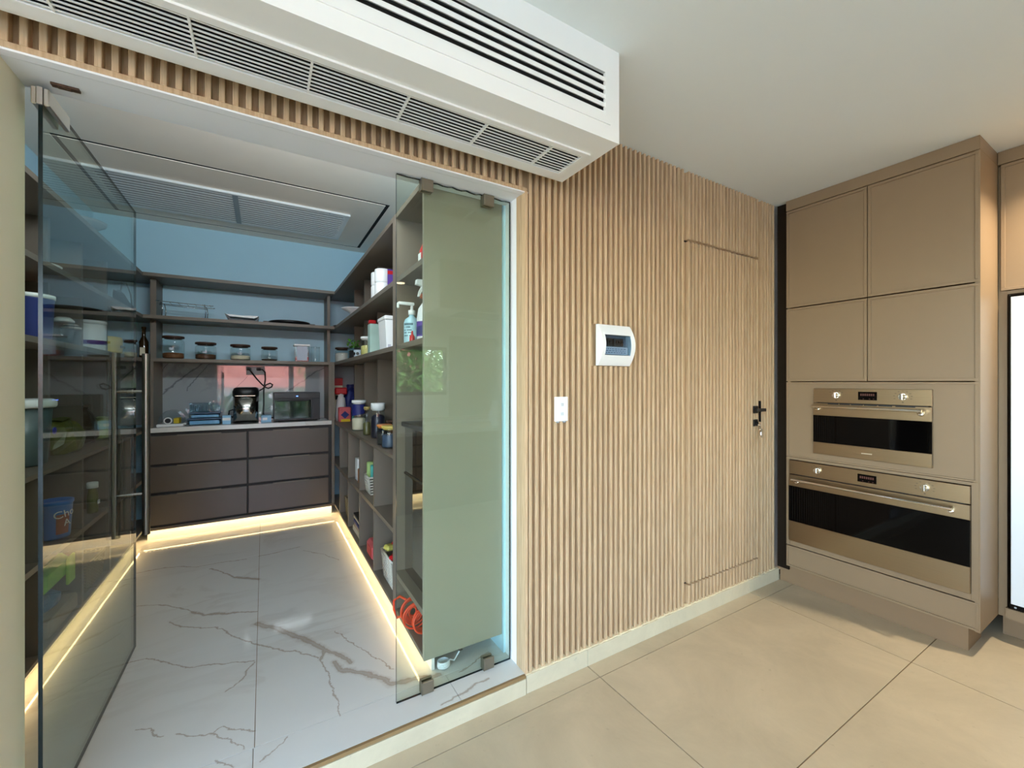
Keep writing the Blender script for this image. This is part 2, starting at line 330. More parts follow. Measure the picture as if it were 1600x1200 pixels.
# step riser under the pantry opening
bm = B(); bx(bm, -3.9, 1.06, 1.652, 1.672, 0, .074)
riser = struct('trim_1', 'beige stone riser of the step up into the pantry', 'step', bm, SKIRT)
boxo('nosing', pm('brown_nosing', (140, 112, 74), .6), riser, -.64, 1.06, 1.655, 1.667, .075, .0895)

# ------------------------------------------------------------------ slat wall
wall = struct('wall_back', 'wall clad in vertical oak slats around the pantry opening', 'wall')
OT, OL, OR = 2.37, -.625, 1.062   # opening top, left, right
SB = 1.693                        # slat backing plane
DX0, DX1, DZ0, DZ1 = 2.247, 3.072, .216, 2.346
bm = B()
bx(bm, OR, 4.4, SB+.05, 1.85, 0, 3.05); bx(bm, OL, OR, SB+.012, 1.85, OT, 3.05)
obj('wall_core', bm, REVEAL, wall)
boxo('left_jamb', pm('jamb_warm_light', (242, 232, 204), .6, var=.02), wall, -4.0, OL, SB+.012, 1.85, 0, 3.05)  # cream stands in for warm light on the white reveal
bm = B()
bx(bm, -4.0, OL, SB, SB+.0115, .10, 2.78); bx(bm, OL, OR, SB, SB+.0115, 2.392, 2.78)
bx(bm, OR, DX0-.004, SB, SB+.05, .085, 2.78); bx(bm, DX1+.004, 3.262, SB, SB+.05, .085, 2.78)
bx(bm, DX0-.004, DX1+.004, SB, SB+.05, DZ1+.013, 2.78); bx(bm, DX0-.004, DX1+.004, SB, SB+.05, .085, DZ0-.010)
obj('slat_backing', bm, WOOD, wall)
boxo('ledge', WOOD, wall, OL-.03, OR+.012, YW, SB+.0115, 2.374, 2.391, bev=.0015)
boxo('edge_board', WOOD, wall, OR, OR+.016, YW, SB, .085, 2.374)
bm = B(); bx(bm, OL-.02, OR+.02, 1.668, 1.70, 2.368, 2.374); obj('reveal_bead', bm, REVEAL, wall)
PITCH, SW = .0373, .0168
def slat_mesh(z0, z1, par, x, cache={}):
    k = (round(z0, 4), round(z1, 4))
    if k not in cache:
        bm = B(); bx(bm, 0, SW, YW, SB+.0005, z0-1.2, z1-1.2, bev=.0016)
        cache[k] = obj('slat', bm, WOOD, par, local=True); cache[k].location = (x, 0, 1.2)
        return cache[k]
    return share('slat', cache[k], par, (x, 0, 1.2))
x = -.5736
while x > OL-.02: x -= PITCH
xl = x
while x < OR-.005:
    slat_mesh(2.391, 2.78, wall, x); x += PITCH
x = OL-.050
while x > -3.98:                   # the field left of the opening
    slat_mesh(.087, 2.78, wall, x); x -= PITCH
# main field, with slats cut around the breaker box, then the frame of the hidden door
x = OR+.0245
bb = (1.508, 1.742, 1.558, 1.776)
while x < DX0-.02:
    if x+SW > bb[0]+.004 and x < bb[1]-.004:
        slat_mesh(.087, bb[2]-.002, wall, x); slat_mesh(bb[3]+.002, 2.78, wall, x)
    else: slat_mesh(.087, 2.78, wall, x)
    x += PITCH
nd = 22; dp = (DX1-DX0-.03)/nd
for i in range(nd):
    x = DX0+.022+i*dp
    slat_mesh(.087, DZ0-.010, wall, x); slat_mesh(DZ1+.013, 2.78, wall, x)
x = DX1+.018
while x < 3.24:
    slat_mesh(.087, 2.78, wall, x); x += PITCH
# hidden door
door = struct('door_2', 'hidden door clad in the same vertical oak slats', 'door')
boxo('door_leaf', WOOD, door, DX0, DX1, SB, SB+.04, DZ0, DZ1)
bm = B(); bx(bm, DX0-.003, DX1+.003, SB+.004, SB+.03, DZ1+.0005, DZ1+.0125); bx(bm, DX0-.003, DX1+.003, SB+.004, SB+.03, DZ0-.0095, DZ0-.0005); obj('door_gap_shade', bm, GAP_SHADE, wall)  # dark strips painting shade inside the door gaps
for i in range(nd): slat_mesh(DZ0, DZ1, door, DX0+.022+i*dp)
hp = (2.998, YW, 1.275)
bm = B(); bx(bm, hp[0]-.026, hp[0]+.026, YW-.010, YW, hp[2]-.026, hp[2]+.026, bev=.002); ro = obj('rosette', bm, BLACKM, door)
bm = B(); cyl(bm, (hp[0], YW-.055, hp[2]), (hp[0], YW-.008, hp[2]), .010)
bx(bm, hp[0]-.085, hp[0]+.030, YW-.064, YW-.046, hp[2]-.0105, hp[2]+.0105, bev=.002)
obj('lever', bm, BLACKM, door)
bm = B(); bx(bm, hp[0]-.024, hp[0]+.024, YW-.009, YW, hp[2]-.118, hp[2]-.070, bev=.002); cyl(bm, (hp[0], YW-.02, hp[2]-.094), (hp[0], YW-.006, hp[2]-.094), .012)
obj('keyhole_plate', bm, BLACKM, door)
bm = B(); bx(bm, DX1-.011, DX1-.001, YW-.003, YW+.012, hp[2]-.09, hp[2]+.06); obj('strike_bar', bm, BLACKM, door)
k = thing('key_bunch', 'small bunch of silver keys hanging from the lock of the slatted door', 'keys', (hp[0]+.01, YW-.03, hp[2]-.16))
bm = B(); tube(bm, [(hp[0]+.006+.013*math.cos(a*PI/6), YW-.026, hp[2]-.108+.013*math.sin(a*PI/6)) for a in range(12)], .0016, 6, True); obj('ring', bm, CHROME, k)
for dx, dz in ((0, 0), (.012, -.016)):
    bm = B(); lathe_c = (hp[0]+.008+dx, YW-.03-dx*.3, hp[2]-.13+dz)
    cyl(bm, (lathe_c[0], lathe_c[1]-.002, lathe_c[2]), (lathe_c[0], lathe_c[1]+.002, lathe_c[2]), .013, seg=14)
    bx(bm, lathe_c[0]+.000, lathe_c[0]+.009, lathe_c[1]-.0015, lathe_c[1]+.0015, lathe_c[2]-.052, lathe_c[2]-.008)
    bx(bm, lathe_c[0]+.009, lathe_c[0]+.013, lathe_c[1]-.0015, lathe_c[1]+.0015, lathe_c[2]-.05, lathe_c[2]-.03)
    obj('key', bm, CHROME, k)
# baseboard
base = struct('baseboard_back', 'beige stone skirting below the slatted wall', 'skirting')
for x0, x1 in ((OR+.002, 1.44), (1.44, 2.92), (2.92, 3.30)):
    bm = B(); bx(bm, x0+.001, x1-.001, 1.654, 1.69, 0, .085, bev=.0012); obj('tile', bm, SKIRT, base)
bm = B()
xx = OR
while xx < 3.26:
    bx(bm, xx, xx+.03, 1.658+rnd.random()*.006, 1.688, .0835, .087+rnd.random()*.003); xx += .027
obj('caulk', bm, pm('caulk', (236, 224, 190), .8), base)
# switch plate
sw = thing('light_switch', 'white double light switch plate on the slatted wall', 'switch', (1.27, YW, 1.335))
bm = B(); bx(bm, 1.232, 1.311, YW-.012, YW, 1.275, 1.397, bev=.003); obj('plate', bm, ABS, sw)
for z in (1.312, 1.358):
    bm = B(); bx(bm, 1.262, 1.283, YW-.0145, YW-.011, z-.008, z+.008, bev=.0015); obj('button', bm, pm('switch_button', (206, 212, 216), .4), sw)
for xx in (1.245, 1.285): bm = B(); bx(bm, xx, xx+.014, YW-.008, YW, 1.268, 1.2748); obj('clip', bm, GREYP, sw)
# breaker box with bowed face
bk = thing('breaker_box', 'white bowed breaker box with a smoked window set into the slatted wall', 'breaker box', (1.625, YW, 1.667))
x0, x1, z0, z1 = bb
def bow(z): t = (z-z0)/(z1-z0)*2-1; return YW-.012-.042*(1-t*t)
wx0, wx1, wz0, wz1 = 1.528, 1.716, 1.612, 1.720
bm = B()
def bow_patch(bm, xa, xb, za, zb, off=0, n=6, back=YW+.004):
    F_, K_ = [], []
    for i in range(n+1):
        z = za+(zb-za)*i/n
        F_.append((bm.verts.new((xa, bow(z)+off, z)), bm.verts.new((xb, bow(z)+off, z))))
        K_.append((bm.verts.new((xa, back, z)), bm.verts.new((xb, back, z))))
    for i in range(n):
        bm.faces.new((F_[i][0], F_[i][1], F_[i+1][1], F_[i+1][0]))
        bm.faces.new((K_[i][0], F_[i][0], F_[i+1][0], K_[i+1][0])); bm.faces.new((F_[i][1], K_[i][1], K_[i+1][1], F_[i+1][1]))
        bm.faces.new((K_[i][1], K_[i][0], K_[i+1][0], K_[i+1][1]))
    bm.faces.new((F_[0][0], K_[0][0], K_[0][1], F_[0][1])); bm.faces.new((F_[n][0], F_[n][1], K_[n][1], K_[n][0]))
bow_patch(bm, x0, wx0, z0, z1, n=14); bow_patch(bm, wx1, x1, z0, z1, n=14); bow_patch(bm, wx0, wx1, z0, wz0); bow_patch(bm, wx0, wx1, wz1, z1)
obj('housing', bm, ABS, bk)
bm = B(); bx(bm, wx0, wx1, YW-.006, YW+.004, wz0, wz1); obj('inner_plate', bm, pm('breaker_grey', (126, 142, 158), .6), bk)
for a, b_ in ((1.566, 1.598), (1.612, 1.678)):
    bm = B(); bx(bm, a, b_, YW-.028, YW-.005, 1.662, 1.704, bev=.002)
    for q in range(1 if b_-a < .05 else 3): bx(bm, a+.006+q*.02, a+.018+q*.02, YW-.036, YW-.027, 1.678, 1.69)
    obj('breaker', bm, BLACK, bk)
bm = B(); bx(bm, wx0+.006, wx1-.008, YW-.030, YW-.0285, 1.618, 1.657); lb = obj('index_card', bm, LABELP, bk)
bm = B()
for i in range(3):
    xx = wx0+.02
    while xx < wx1-.03:
        w = .006+rnd.random()*.012; bx(bm, xx, xx+w, YW-.0308, YW-.0298, 1.625+i*.010, 1.629+i*.010); xx += w+.006
obj('writing', bm, pm('grey_ink', (96, 104, 130), .7), lb)
bm = B(); bow_patch(bm, wx0+.002, wx1-.002, wz0+.002, wz1-.002, .004, 8, YW-.006)
obj('window_cover', bm, COVERG, bk)

# ------------------------------------------------------------------ kitchen shell
bm = B(); bx(bm, -4.6, 4.4, -2.75, 1.85, 2.78, 2.9)
ceil = struct('ceiling', 'flat pale plaster kitchen ceiling', 'ceiling', bm, CEIL)
bm = B(); bx(bm, 4.3, 4.4, -2.75, 1.7, 0, 2.78); struct('wall_right', 'white wall behind the tall kitchen units', 'wall', bm, WHITE)
bm = B()   # rear wall with two window openings
for b_ in ((-4.0, -3.6, 0, 2.78), (-3.6, 1.05, 0, .06), (-3.6, 1.05, 2.5, 2.78), (1.05, 1.35, 0, 2.78), (1.35, 2.5, 0, 1.27), (1.35, 2.5, 2.02, 2.78), (2.5, 4.3, 0, 2.78)):
    bx(bm, b_[0], b_[1], -2.75, -2.60, b_[2], b_[3])
bx(bm, 1.05, 4.3, -2.60, -2.585, .92, 2.1) if False else None
struct('wall_front', 'white kitchen wall behind the photographer with two windows', 'wall', bm, WHITE)
def window(name, label, x0, x1, z0, z1, bars):
    w = struct(name, label, 'window')
    bm = B(); f = .05
    bx(bm, x0, x1, -2.70, -2.64, z0, z0+f); bx(bm, x0, x1, -2.70, -2.64, z1-f, z1); bx(bm, x0, x0+f, -2.70, -2.64, z0+f, z1-f); bx(bm, x1-f, x1, -2.70, -2.64, z0+f, z1-f)
    for b_ in bars: bx(bm, b_, b_+.12, -2.70, -2.64, z0+f, z1-f)
    obj('window_frame', bm, pm('dark_window_frame', (70, 74, 78), .5), w)
    bm = B(); bx(bm, x0+f, x1-f, -2.674, -2.668, z0+f, z1-f); obj('pane', bm, glassmat('window_glass', (.97, .98, .98)), w)
window('window_3', 'wide glazed terrace door behind the photographer', -3.6, 1.05, .06, 2.5, (-1.12, .58))
window('window_4', 'smaller kitchen window above the sink counter', 1.35, 2.5, 1.27, 2.02, ())

# ceiling bulkhead of the air conditioner
BX1, BY0, BY1, BZ = 1.217, 1.2105, 1.58, 2.418
bm = B()
gx1, gz0, gz1 = 1.141, 2.507, 2.673          # supply grille opening (front face)
rx1, ry0, ry1 = 1.143, 1.350, 1.512          # return grille opening (underside)
t = .03
bx(bm, -3.2, BX1, BY0, BY0+t, gz1, 2.78); bx(bm, -3.2, BX1, BY0, BY0+t, BZ, gz0); bx(bm, gx1, BX1, BY0, BY0+t, gz0, gz1)
bx(bm, -3.2, BX1, BY0+t, ry0, BZ, BZ+t); bx(bm, -3.2, BX1, ry1, BY1, BZ, BZ+t); bx(bm, rx1, BX1, ry0, ry1, BZ, BZ+t)
bx(bm, BX1-t, BX1, BY0+t, BY1, BZ+t, 2.78); bx(bm, -3.2, BX1-t, BY1-t, BY1, BZ+t, 2.78)
struct('trim_2', 'white boxed ceiling bulkhead with air grilles above the pantry opening', 'bulkhead', bm, ACWHITE)
bm = B(); bx(bm, -3.18, BX1-.04, 1.33, 1.34, BZ+.1, 2.77); bx(bm, -3.18, BX1-.04, BY0+.04, BY1-.04, BZ+.06, BZ+.07); bx(bm, -3.18, BX1-.04, BY0+.045, BY0+.05, BZ+.071, 2.77)
bx(bm, -3.0, gx1-.001, BY0+.008, BY0+.045, gz1-.002, gz1-.0005); bx(bm, gx1-.002, gx1-.0005, BY0+.008, BY0+.045, gz0, gz1-.002)
bx(bm, -3.0, rx1-.001, ry0+.0005, ry0+.002, BZ+.004, BZ+.05); bx(bm, -3.0, rx1-.001, ry1-.002, ry1-.0005, BZ+.004, BZ+.05); bx(bm, rx1-.002, rx1-.0005, ry0+.002, ry1-.002, BZ+.004, BZ+.05)
bulk = bpy.data.objects['trim_2']; obj('duct_shade', bm, GAP_SHADE, bulk)  # black sheets and liners in place of shade behind the grille slots
gr = thing('supply_grille', 'white linear air grille with dark slots on the bulkhead front', 'air grille', (-.9, BY0, 2.59))
bm = B()
fo = .022
bx(bm, -3.0, gx1+.026, BY0-.004, BY0+.002, gz1, gz1+fo); bx(bm, -3.0, gx1+.026, BY0-.004, BY0+.002, gz0-.030, gz0); bx(bm, gx1, gx1+.026, BY0-.004, BY0+.002, gz0, gz1)
obj('frame', bm, ACWHITE, gr)
nb = 5; step = (gz1-gz0)/nb
for i in range(nb-1+1):
    z = gz0+i*step
    bm = B(); prism(bm, [(BY0+.000, z), (BY0+.0, z+step*.50), (BY0+.006, z+step*.50), (BY0+.006, z+.002)], 'x', -3.0, gx1); obj('bar', bm, ACWHITE, gr)
    bm = B(); prism(bm, [(BY0+.026, z+step*.60), (BY0+.026, z+step*.68), (BY0+.032, z+step*.70), (BY0+.032, z+step*.62)], 'x', -3.0, gx1); obj('rear_blade', bm, pm('blade_grey', (84, 90, 96), .5), gr)
rg = thing('return_grille', 'white return air grille of fine parallel bars under the bulkhead', 'air grille', (-.9, 1.43, BZ))
bm = B()
bx(bm, -3.0, rx1+.024, ry0-.026, ry0, BZ-.007, BZ+.002); bx(bm, -3.0, rx1+.024, ry1, ry1+.045, BZ-.007, BZ+.002); bx(bm, rx1, rx1+.024, ry0, ry1, BZ-.007, BZ+.002)
obj('frame', bm, ACWHITE, rg)
n = 9; st = (ry1-ry0)/n
for i in range(n):
    bm = B(); y = ry0+(i+.5)*st
    prism(bm, [(y-.0026, BZ-.004), (y+.0026, BZ-.004), (y+.0026, BZ-.0015), (y-.0026, BZ-.0015)], 'x', -3.0, rx1); obj('bar', bm, ACWHITE, rg)
q = .998
while q > -2.9:
    bm = B(); bx(bm, q-.003, q+.003, ry0, ry1, BZ-.0052, BZ+.006); obj('cross_bar', bm, ACWHITE, rg); q -= .2915

# recessed downlights (the kitchen's own lamps)
def downlight(x, y, label, power=26):
    d = thing('downlight', label, 'ceiling light', (x, y, 2.78), 'recessed kitchen downlights')
    bm = B(); lathe(bm, [(.072, -.004), (.072, .0), (.060, .0), (.060, -.004)], (x, y, 2.779), 24, False, False)
    lathe(bm, [(.061, -.006), (.074, -.006), (.074, .0)], (x, y, 2.781), 24, False, False); obj('rim', bm, WHITE, d)
    bm = B(); cyl(bm, (x, y, 2.776), (x, y, 2.779), .060, seg=24); obj('lens', bm, DLIGHT, d)
    l = bpy.data.lights.new('downlight_lamp', 'AREA'); l.shape = 'DISK'; l.size = .09; l.energy = power; l.color = (1, .86, .66); l.spread = math.radians(120)
    lo = bpy.data.objects.new('lamp', l); C.objects.link(lo); lo.parent = d; lo.location = (0, 0, -.012)
downlight(3.42, .16, 'recessed round downlight close to the fridge cabinet', 24)
downlight(1.49, .484, 'recessed round downlight mirrored in the fixed glass panel', 4)
downlight(-.6, -.55, 'recessed round downlight behind the photographer toward the terrace', 5)
downlight(-.6, -1.9, 'recessed round downlight near the wide rear window', 5)
downlight(1.55, -1.9, 'recessed round downlight above the sink counter', 5)

# ------------------------------------------------------------------ tall oven unit
XC, CY0, CY1 = 3.26, .635, 1.585
oc = thing('oven_cabinet', 'tall taupe cabinet unit housing two ovens beside the slatted wall', 'cabinet', (XC+.3, 1.11, 0))
bm = B()
bx(bm, XC+.022, XC+.36, CY1-.018, CY1, .14, 2.705); bx(bm, XC+.002, XC+.36, CY0-.004, CY0+.016, .138, 2.705)
bx(bm, XC+.34, XC+.36, CY0+.016, CY1-.018, .14, 2.705); bx(bm, XC+.022, XC+.34, CY0+.016, CY1-.018, 2.685, 2.705); bx(bm, XC+.022, XC+.34, CY0+.016, CY1-.018, .14, .16)
obj('carcass', bm, TAUPE, oc)
boxo('cornice', TAUPE, oc, XC-.003, XC+.36, CY0-.004, CY1+.0, 2.706, 2.779, bev=.0015)
boxo('filler', pm('shadow_filler', (34, 26, 18), .9, spec=.1), oc, XC+.035, XC+.05, CY1, 1.664, .10, 2.779)  # coloured near-black for the shade in the recess by the slats
boxo('plinth', PLINTH, oc, XC+.052, XC+.30, CY0+.05, 1.653, 0, .136)
def framed(name, x, y0, y1, z0, z1, parent, mat=TAUPE, rim=.016, depth=.020, inset=.007, bev=.0012):
    """shaker panel: thin proud rim around an inset field; front faces -X"""
    bm = B()
    bx(bm, x, x+depth, y0, y1, z0, z0+rim, bev); bx(bm, x, x+depth, y0, y1, z1-rim, z1, bev)
    bx(bm, x, x+depth, y0, y0+rim, z0+rim, z1-rim, bev); bx(bm, x, x+depth, y1-rim, y1, z0+rim, z1-rim, bev)
    bx(bm, x+inset, x+depth-.001, y0+rim, y1-rim, z0+rim, z1-rim)
    return obj(name, bm, mat, parent)
g = .002; MY = 1.1126
framed('door', XC, MY+g, CY1, 2.003+g, 2.702, oc); framed('door', XC, CY0, MY-g, 2.003+g, 2.702, oc)
framed('door', XC, MY+g, CY1, 1.474+g, 2.000-g, oc); framed('door', XC, CY0, MY-g, 1.474+g, 2.000-g, oc)
# panel round the compact oven
oy0, oy1, oz0, oz1 = .812, 1.404, .983, 1.427
bm = B(); py0, py1, pz0, pz1 = CY0, CY1, .935, 1.470
rim = .016
bx(bm, XC, XC+.02, py0, py1, pz0, pz0+.010, .001); bx(bm, XC, XC+.02, py0, py1, pz1-.012, pz1, .001); bx(bm, XC, XC+.02, py0, py0+rim, pz0+.01, pz1-.012, .001); bx(bm, XC, XC+.02, py1-rim, py1, pz0+.01, pz1-.012, .001)
for b_ in ((py0+rim, oy0+.01, pz0+.01, pz1-.012), (oy1-.01, py1-rim, pz0+.01, pz1-.012), (oy0+.01, oy1-.01, oz1-.01, pz1-.012), (oy0+.01, oy1-.01, pz0+.01, oz0+.01)):
    bx(bm, XC+.006, XC+.019, *b_)
obj('oven_panel', bm, TAUPE, oc)
bm = B(); bx(bm, XC, XC+.02, CY0, .664, .298, .933, .001); bx(bm, XC, XC+.02, 1.562, CY1, .298, .933, .001); bx(bm, XC, XC+.02, .664, 1.562, .915, .933, .001); bx(bm, XC+.002, XC+.02, .664, 1.562, .298, .337, .001)
obj('oven_surround', bm, TAUPE, oc)
framed('drawer', XC, CY0, CY1, .142, .292, oc, rim=.012)
def oven(label, y0, y1, z0, z1, zs, zg1, zg0, ky, kz, disp, hz, hy, vents, badge):
    o = thing('oven', label, 'oven', (XC, (y0+y1)/2, z0))
    xf = XC-.020
    bm = B(); bx(bm, XC-.002, XC+.30, y0+.02, y1-.02, z0+.012, z1-.012); obj('body', bm, BLACK, o)
    bm = B(); bx(bm, xf+.004, XC-.002, y0, y1, zs+.0025, z1, .0015); cp = obj('control_panel', bm, STEEL, o)
    bm = B(); bx(bm, xf+.001, xf+.0045, disp[0], disp[1], disp[2], disp[3], .0006); d = obj('display', bm, BLACKG, cp)
    bm = B(); yy = disp[1]-.012
    while yy > disp[0]+.012:
        bx(bm, xf+.0004, xf+.0012, yy-.007, yy, disp[3]-.026, disp[3]-.012); yy -= .0105
    bx(bm, xf+.0004, xf+.0012, disp[0]+.014, disp[0]+.02, disp[2]+.006, disp[2]+.009); bx(bm, xf+.0004, xf+.0012, disp[0]+.034, disp[0]+.04, disp[2]+.006, disp[2]+.009); bx(bm, xf+.0004, xf+.0012, disp[1]-.03, disp[1]-.024, disp[2]+.006, disp[2]+.009)
    obj('digits', bm, DIGIT, cp)
    for y in ky:
        bm = B(); cyl(bm, (xf+.004, y, kz), (xf-.004, y, kz), .021, .020, 24); cyl(bm, (xf-.004, y, kz), (xf-.024, y, kz), .017, .013, 24)
        bx(bm, xf-.032, xf-.006, y-.0045, y+.0045, kz-.017, kz+.020, .0015); obj('knob', bm, CHROME, o)
        bm = B()
        for a in range(-4, 5):
            if a == 0 and len(vents) == 0: continue
            an = a*PI/6.5; yy, zz = y-.040*math.sin(an), kz+.034*math.cos(an)
            if y == ky[0] and abs(a) > 2: continue
            bx(bm, xf+.0034, xf+.0044, yy-.004, yy+.004, zz-.0014, zz+.0014)
        bx(bm, xf+.0034, xf+.0044, y-.004, y+.004, kz-.036, kz-.030); obj('dial_mark', bm, pm('dial_print', (96, 84, 66), .6), cp)
    # door: steel top band, black glass, steel bottom band
    bm = B(); bx(bm, xf, XC-.002, y0, y1, zg1, zs-.0025, .0015); bx(bm, xf, XC-.002, y0, y1, z0, zg0, .0015); bx(bm, xf+.006, XC-.002, y0+.001, y1-.001, zg0, zg1); dr = obj('door', bm, STEEL, o)
    bm = B(); bx(bm, xf+.0005, xf+.006, y0, y1, zg0+.0005, zg1-.0005); obj('glass', bm, BLACKG, dr)
    if badge:
        bm = B(); yy = badge[1]
        for i in range(8): bx(bm, xf-.0006, xf+.0004, yy-.0045, yy-.0005, badge[2]-.003, badge[2]+.003); yy -= .0068
        obj('badge', bm, pm('badge_print', (226, 214, 186), .5), dr)
    if vents:
        bm = B()
        for a, b_ in vents: bx(bm, xf-.0004, xf+.004, a, b_, zs-.0085, zs-.0025)
        obj('vent_slot', bm, BLACK, dr)
    # handle
    bm = B(); cyl(bm, (xf-.045, hy[0], hz), (xf-.045, hy[1], hz), .0085, seg=16)
    for y in (hy[0]+.016, hy[1]-.016):
        cyl(bm, (xf+.002, y, hz-.016), (xf-.045, y, hz), .012, .010, 16); cyl(bm, (xf+.004, y, hz-.018), (xf-.008, y, hz-.015), .016, .014, 16)
    obj('handle', bm, CHROME, o)
    return o
oven('compact stainless oven with six vent slots, upper of the two built-in ovens', oy0, oy1, oz0, oz1, 1.330, 1.245, 1.063, (1.272, .938), 1.383, (1.058, 1.153, 1.357, 1.409), 1.306, (.843, 1.394), [(1.258, 1.318), (1.196, 1.252), (1.128, 1.190), (1.058, 1.122), (.985, 1.050), (.882, .970)], (1.080, 1.135, 1.021))
oven('wide stainless oven with long bar handle, lower of the two built-in ovens', .664, 1.560, .337, .912, .813, .730, .480, (1.381, .843), .866, (1.061, 1.156, .840, .889), .783, (.722, 1.522), [], None)

# ------------------------------------------------------------------ fridge and its cabinet
XF = 3.60
fc = thing('fridge_cabinet', 'taupe wall unit above and around the white glass fridge', 'cabinet', (XF+.3, .1, 0))
boxo('side_panel', TAUPE, fc, XC+.362, XF+.14, .602, .630, .138, 2.702)
boxo('filler_strip', TAUPE, fc, XF+.012, XF+.03, .596, .602, .20, 1.98)
boxo('cornice', TAUPE, fc, XF-.003, XF+.3, -1.2, .629, 2.706, 2.779, bev=.0015)
for a, b_ in ((-.30, .618), (-1.2, -.304)): framed('door', XF, a, b_, 1.988, 2.702, fc)
boxo('base_panel', TAUPE, fc, XF, XF+.3, -1.2, .600, .138, .196)
boxo('top_rail', TAUPE, fc, XF+.02, XF+.3, -1.2, .600, 1.968, 1.986)
boxo('plinth', PLINTH, fc, XF+.12, XF+.3, -1.2, .630, 0, .136)
fr = thing('fridge', 'fridge with white glass door and black edge at the right border', 'fridge', (XF+.3, .1, .2))
bm = B(); bx(bm, XF+.02, XF+.5, -.36, .594, .198, 1.966, .006); obj('body', bm, BLACK, fr)
bm = B(); bx(bm, XF-.012, XF+.018, -.36, .592, .199, 1.962, .008); d = obj('door', bm, BLACKG, fr)
bm = B(); bx(bm, XF-.016, XF-.0125, -.35, .578, .232, 1.945, .001); obj('glass_front', bm, pm('white_glass', (226, 232, 238), .06, var=.01, coat=.5), d)
bm = B(); cyl(bm, (XF-.013, .562, .216), (XF-.0115, .562, .216), .005, seg=12); obj('status_light', bm, GREYP, d)

# ------------------------------------------------------------------ glass door, open 90 degrees
XD = -.575
gd = struct('door_1', 'frameless glass pantry door standing open at right angles', 'door')
def pane(name, x0, x1, y0, y1, z0, z1, parent, mat, thin, wavy=False):
    bm = B()
    if wavy:
        top = [(x0+(x1-x0)*i/24, z1+.0022*math.sin(i*1.9)+.0015*math.sin(i*4.1+1)) for i in range(25)]
        prism(bm, [(x0, z0), (x1, z0)]+list(reversed(top)), 'y', y0, y1)
    else: bx(bm, x0, x1, y0, y1, z0, z1)
    bmesh.ops.recalc_face_normals(bm, faces=bm.faces)
    for f in bm.faces:
        if abs(getattr(f.normal, thin)) < .9: f.material_index = 1
    return obj(name, bm, [mat, DGREEN], parent)
pane('glass_pane', XD-.005, XD+.005, 1.797, 2.862, .098, 2.352, gd, DOORG, 'x')
bm = B(); bx(bm, XD-.020, XD-.0065, 1.792, 1.95, 2.30, 2.352, .003); bx(bm, XD+.0065, XD+.020, 1.792, 1.95, 2.30, 2.352, .003); bx(bm, XD-.006, XD+.006, 1.790, 1.7965, 2.30, 2.352)
obj('top_hinge', bm, pm('hinge_steel', (214, 210, 202), .3, .9, var=.03), gd)
bm = B(); bx(bm, XD-.020, XD-.0065, 1.792, 1.95, .100, .152, .003); bx(bm, XD+.0065, XD+.020, 1.792, 1.95, .100, .152, .003); obj('bottom_hinge', bm, CLAMPM, gd)
bm = B(); bx(bm, XD+.026, XD+.088, 1.778, 1.796, 2.363, 2.3695); bx(bm, XD+.04, XD+.07, 1.782, 1.792, 2.360, 2.363); obj('pivot_plate', bm, pm('bronze_plate', (92, 70, 56), .4, .6), gd)
bm = B()
for s in (-1, 1):
    cyl(bm, (XD+s*.062, 2.77, .698), (XD+s*.062, 2.77, 1.614), .0165, seg=24)
obj('handle', bm, STEEL_H, gd)
bm = B()
for z in (1.422, .906):
    cyl(bm, (XD-.062, 2.77, z), (XD+.062, 2.77, z), .0075, seg=16)
    for s in (-1, 1): cyl(bm, (XD+s*.0062, 2.77, z), (XD+s*.012, 2.77, z), .012, seg=16)
obj('handle_post', bm, STEEL_H, gd)
# fixed side light
sl = struct('window_1', 'fixed green-tinted glass panel beside the pantry doorway', 'glass panel')
pane('glass_pane', .489, 1.054, 1.789, 1.801, ZF+.001, 2.364, sl, SIDEG, 'y', wavy=True)
for x, z, zz in ((.60, .09, .146), (.905, .09, .146), (.598, 2.315, 2.370), (.905, 2.315, 2.370)):
    bm = B(); bx(bm, x, x+.052, 1.776, 1.7885, z+.001, zz-.001, .002); bx(bm, x, x+.052, 1.8015, 1.814, z+.001, zz-.001, .002); bx(bm, x-.003, x, 1.776, 1.814, z+.001, zz-.001); obj('clamp', bm, CLAMPM, sl)

# ------------------------------------------------------------------ pantry shell
PX0, PX1, PY1, PZ = -1.30, 1.05, 5.08, 2.98
bm = B(); bx(bm, PX1, PX1+.1, 1.85, PY1+.1, 0, PZ+.1); struct('wall_right', 'pantry wall behind the right-hand shelving, tinted blue for daylight', 'wall', bm, PWALL)
bm = B(); bx(bm, PX0-.1, PX0, 1.85, PY1+.1, 0, PZ+.1); struct('wall_left', 'pantry wall behind the left-hand shelving, tinted blue for daylight', 'wall', bm, PWALL)
bm = B(); bx(bm, PX0, PX1, PY1, PY1+.1, 0, PZ+.1); pb = struct('wall_back', 'end wall of the pantry above marble splashback, tinted blue for daylight', 'wall', bm, PWALL)
boxo('splashback', MARBLE_B, pb, PX0+.001, PX1-.001, PY1-.012, PY1-.0005, 1.075, 1.649)
bm = B(); ax0, ax1, ay0, ay1, gp = -1.12, .930, 3.60, 4.93, .030
bx(bm, PX0-.1, PX1+.1, 1.85, ay0, PZ, PZ+.12); bx(bm, PX0-.1, PX1+.1, ay1, PY1+.1, PZ, PZ+.12); bx(bm, PX0-.1, ax0, ay0, ay1, PZ, PZ+.12); bx(bm, ax1, PX1+.1, ay0, ay1, PZ, PZ+.12)
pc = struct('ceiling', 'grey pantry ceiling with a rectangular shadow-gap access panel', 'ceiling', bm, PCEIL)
boxo('access_panel', PCEIL, pc, ax0+gp, ax1-.032, ay0+gp, ay1-gp, PZ-.001, PZ+.004)
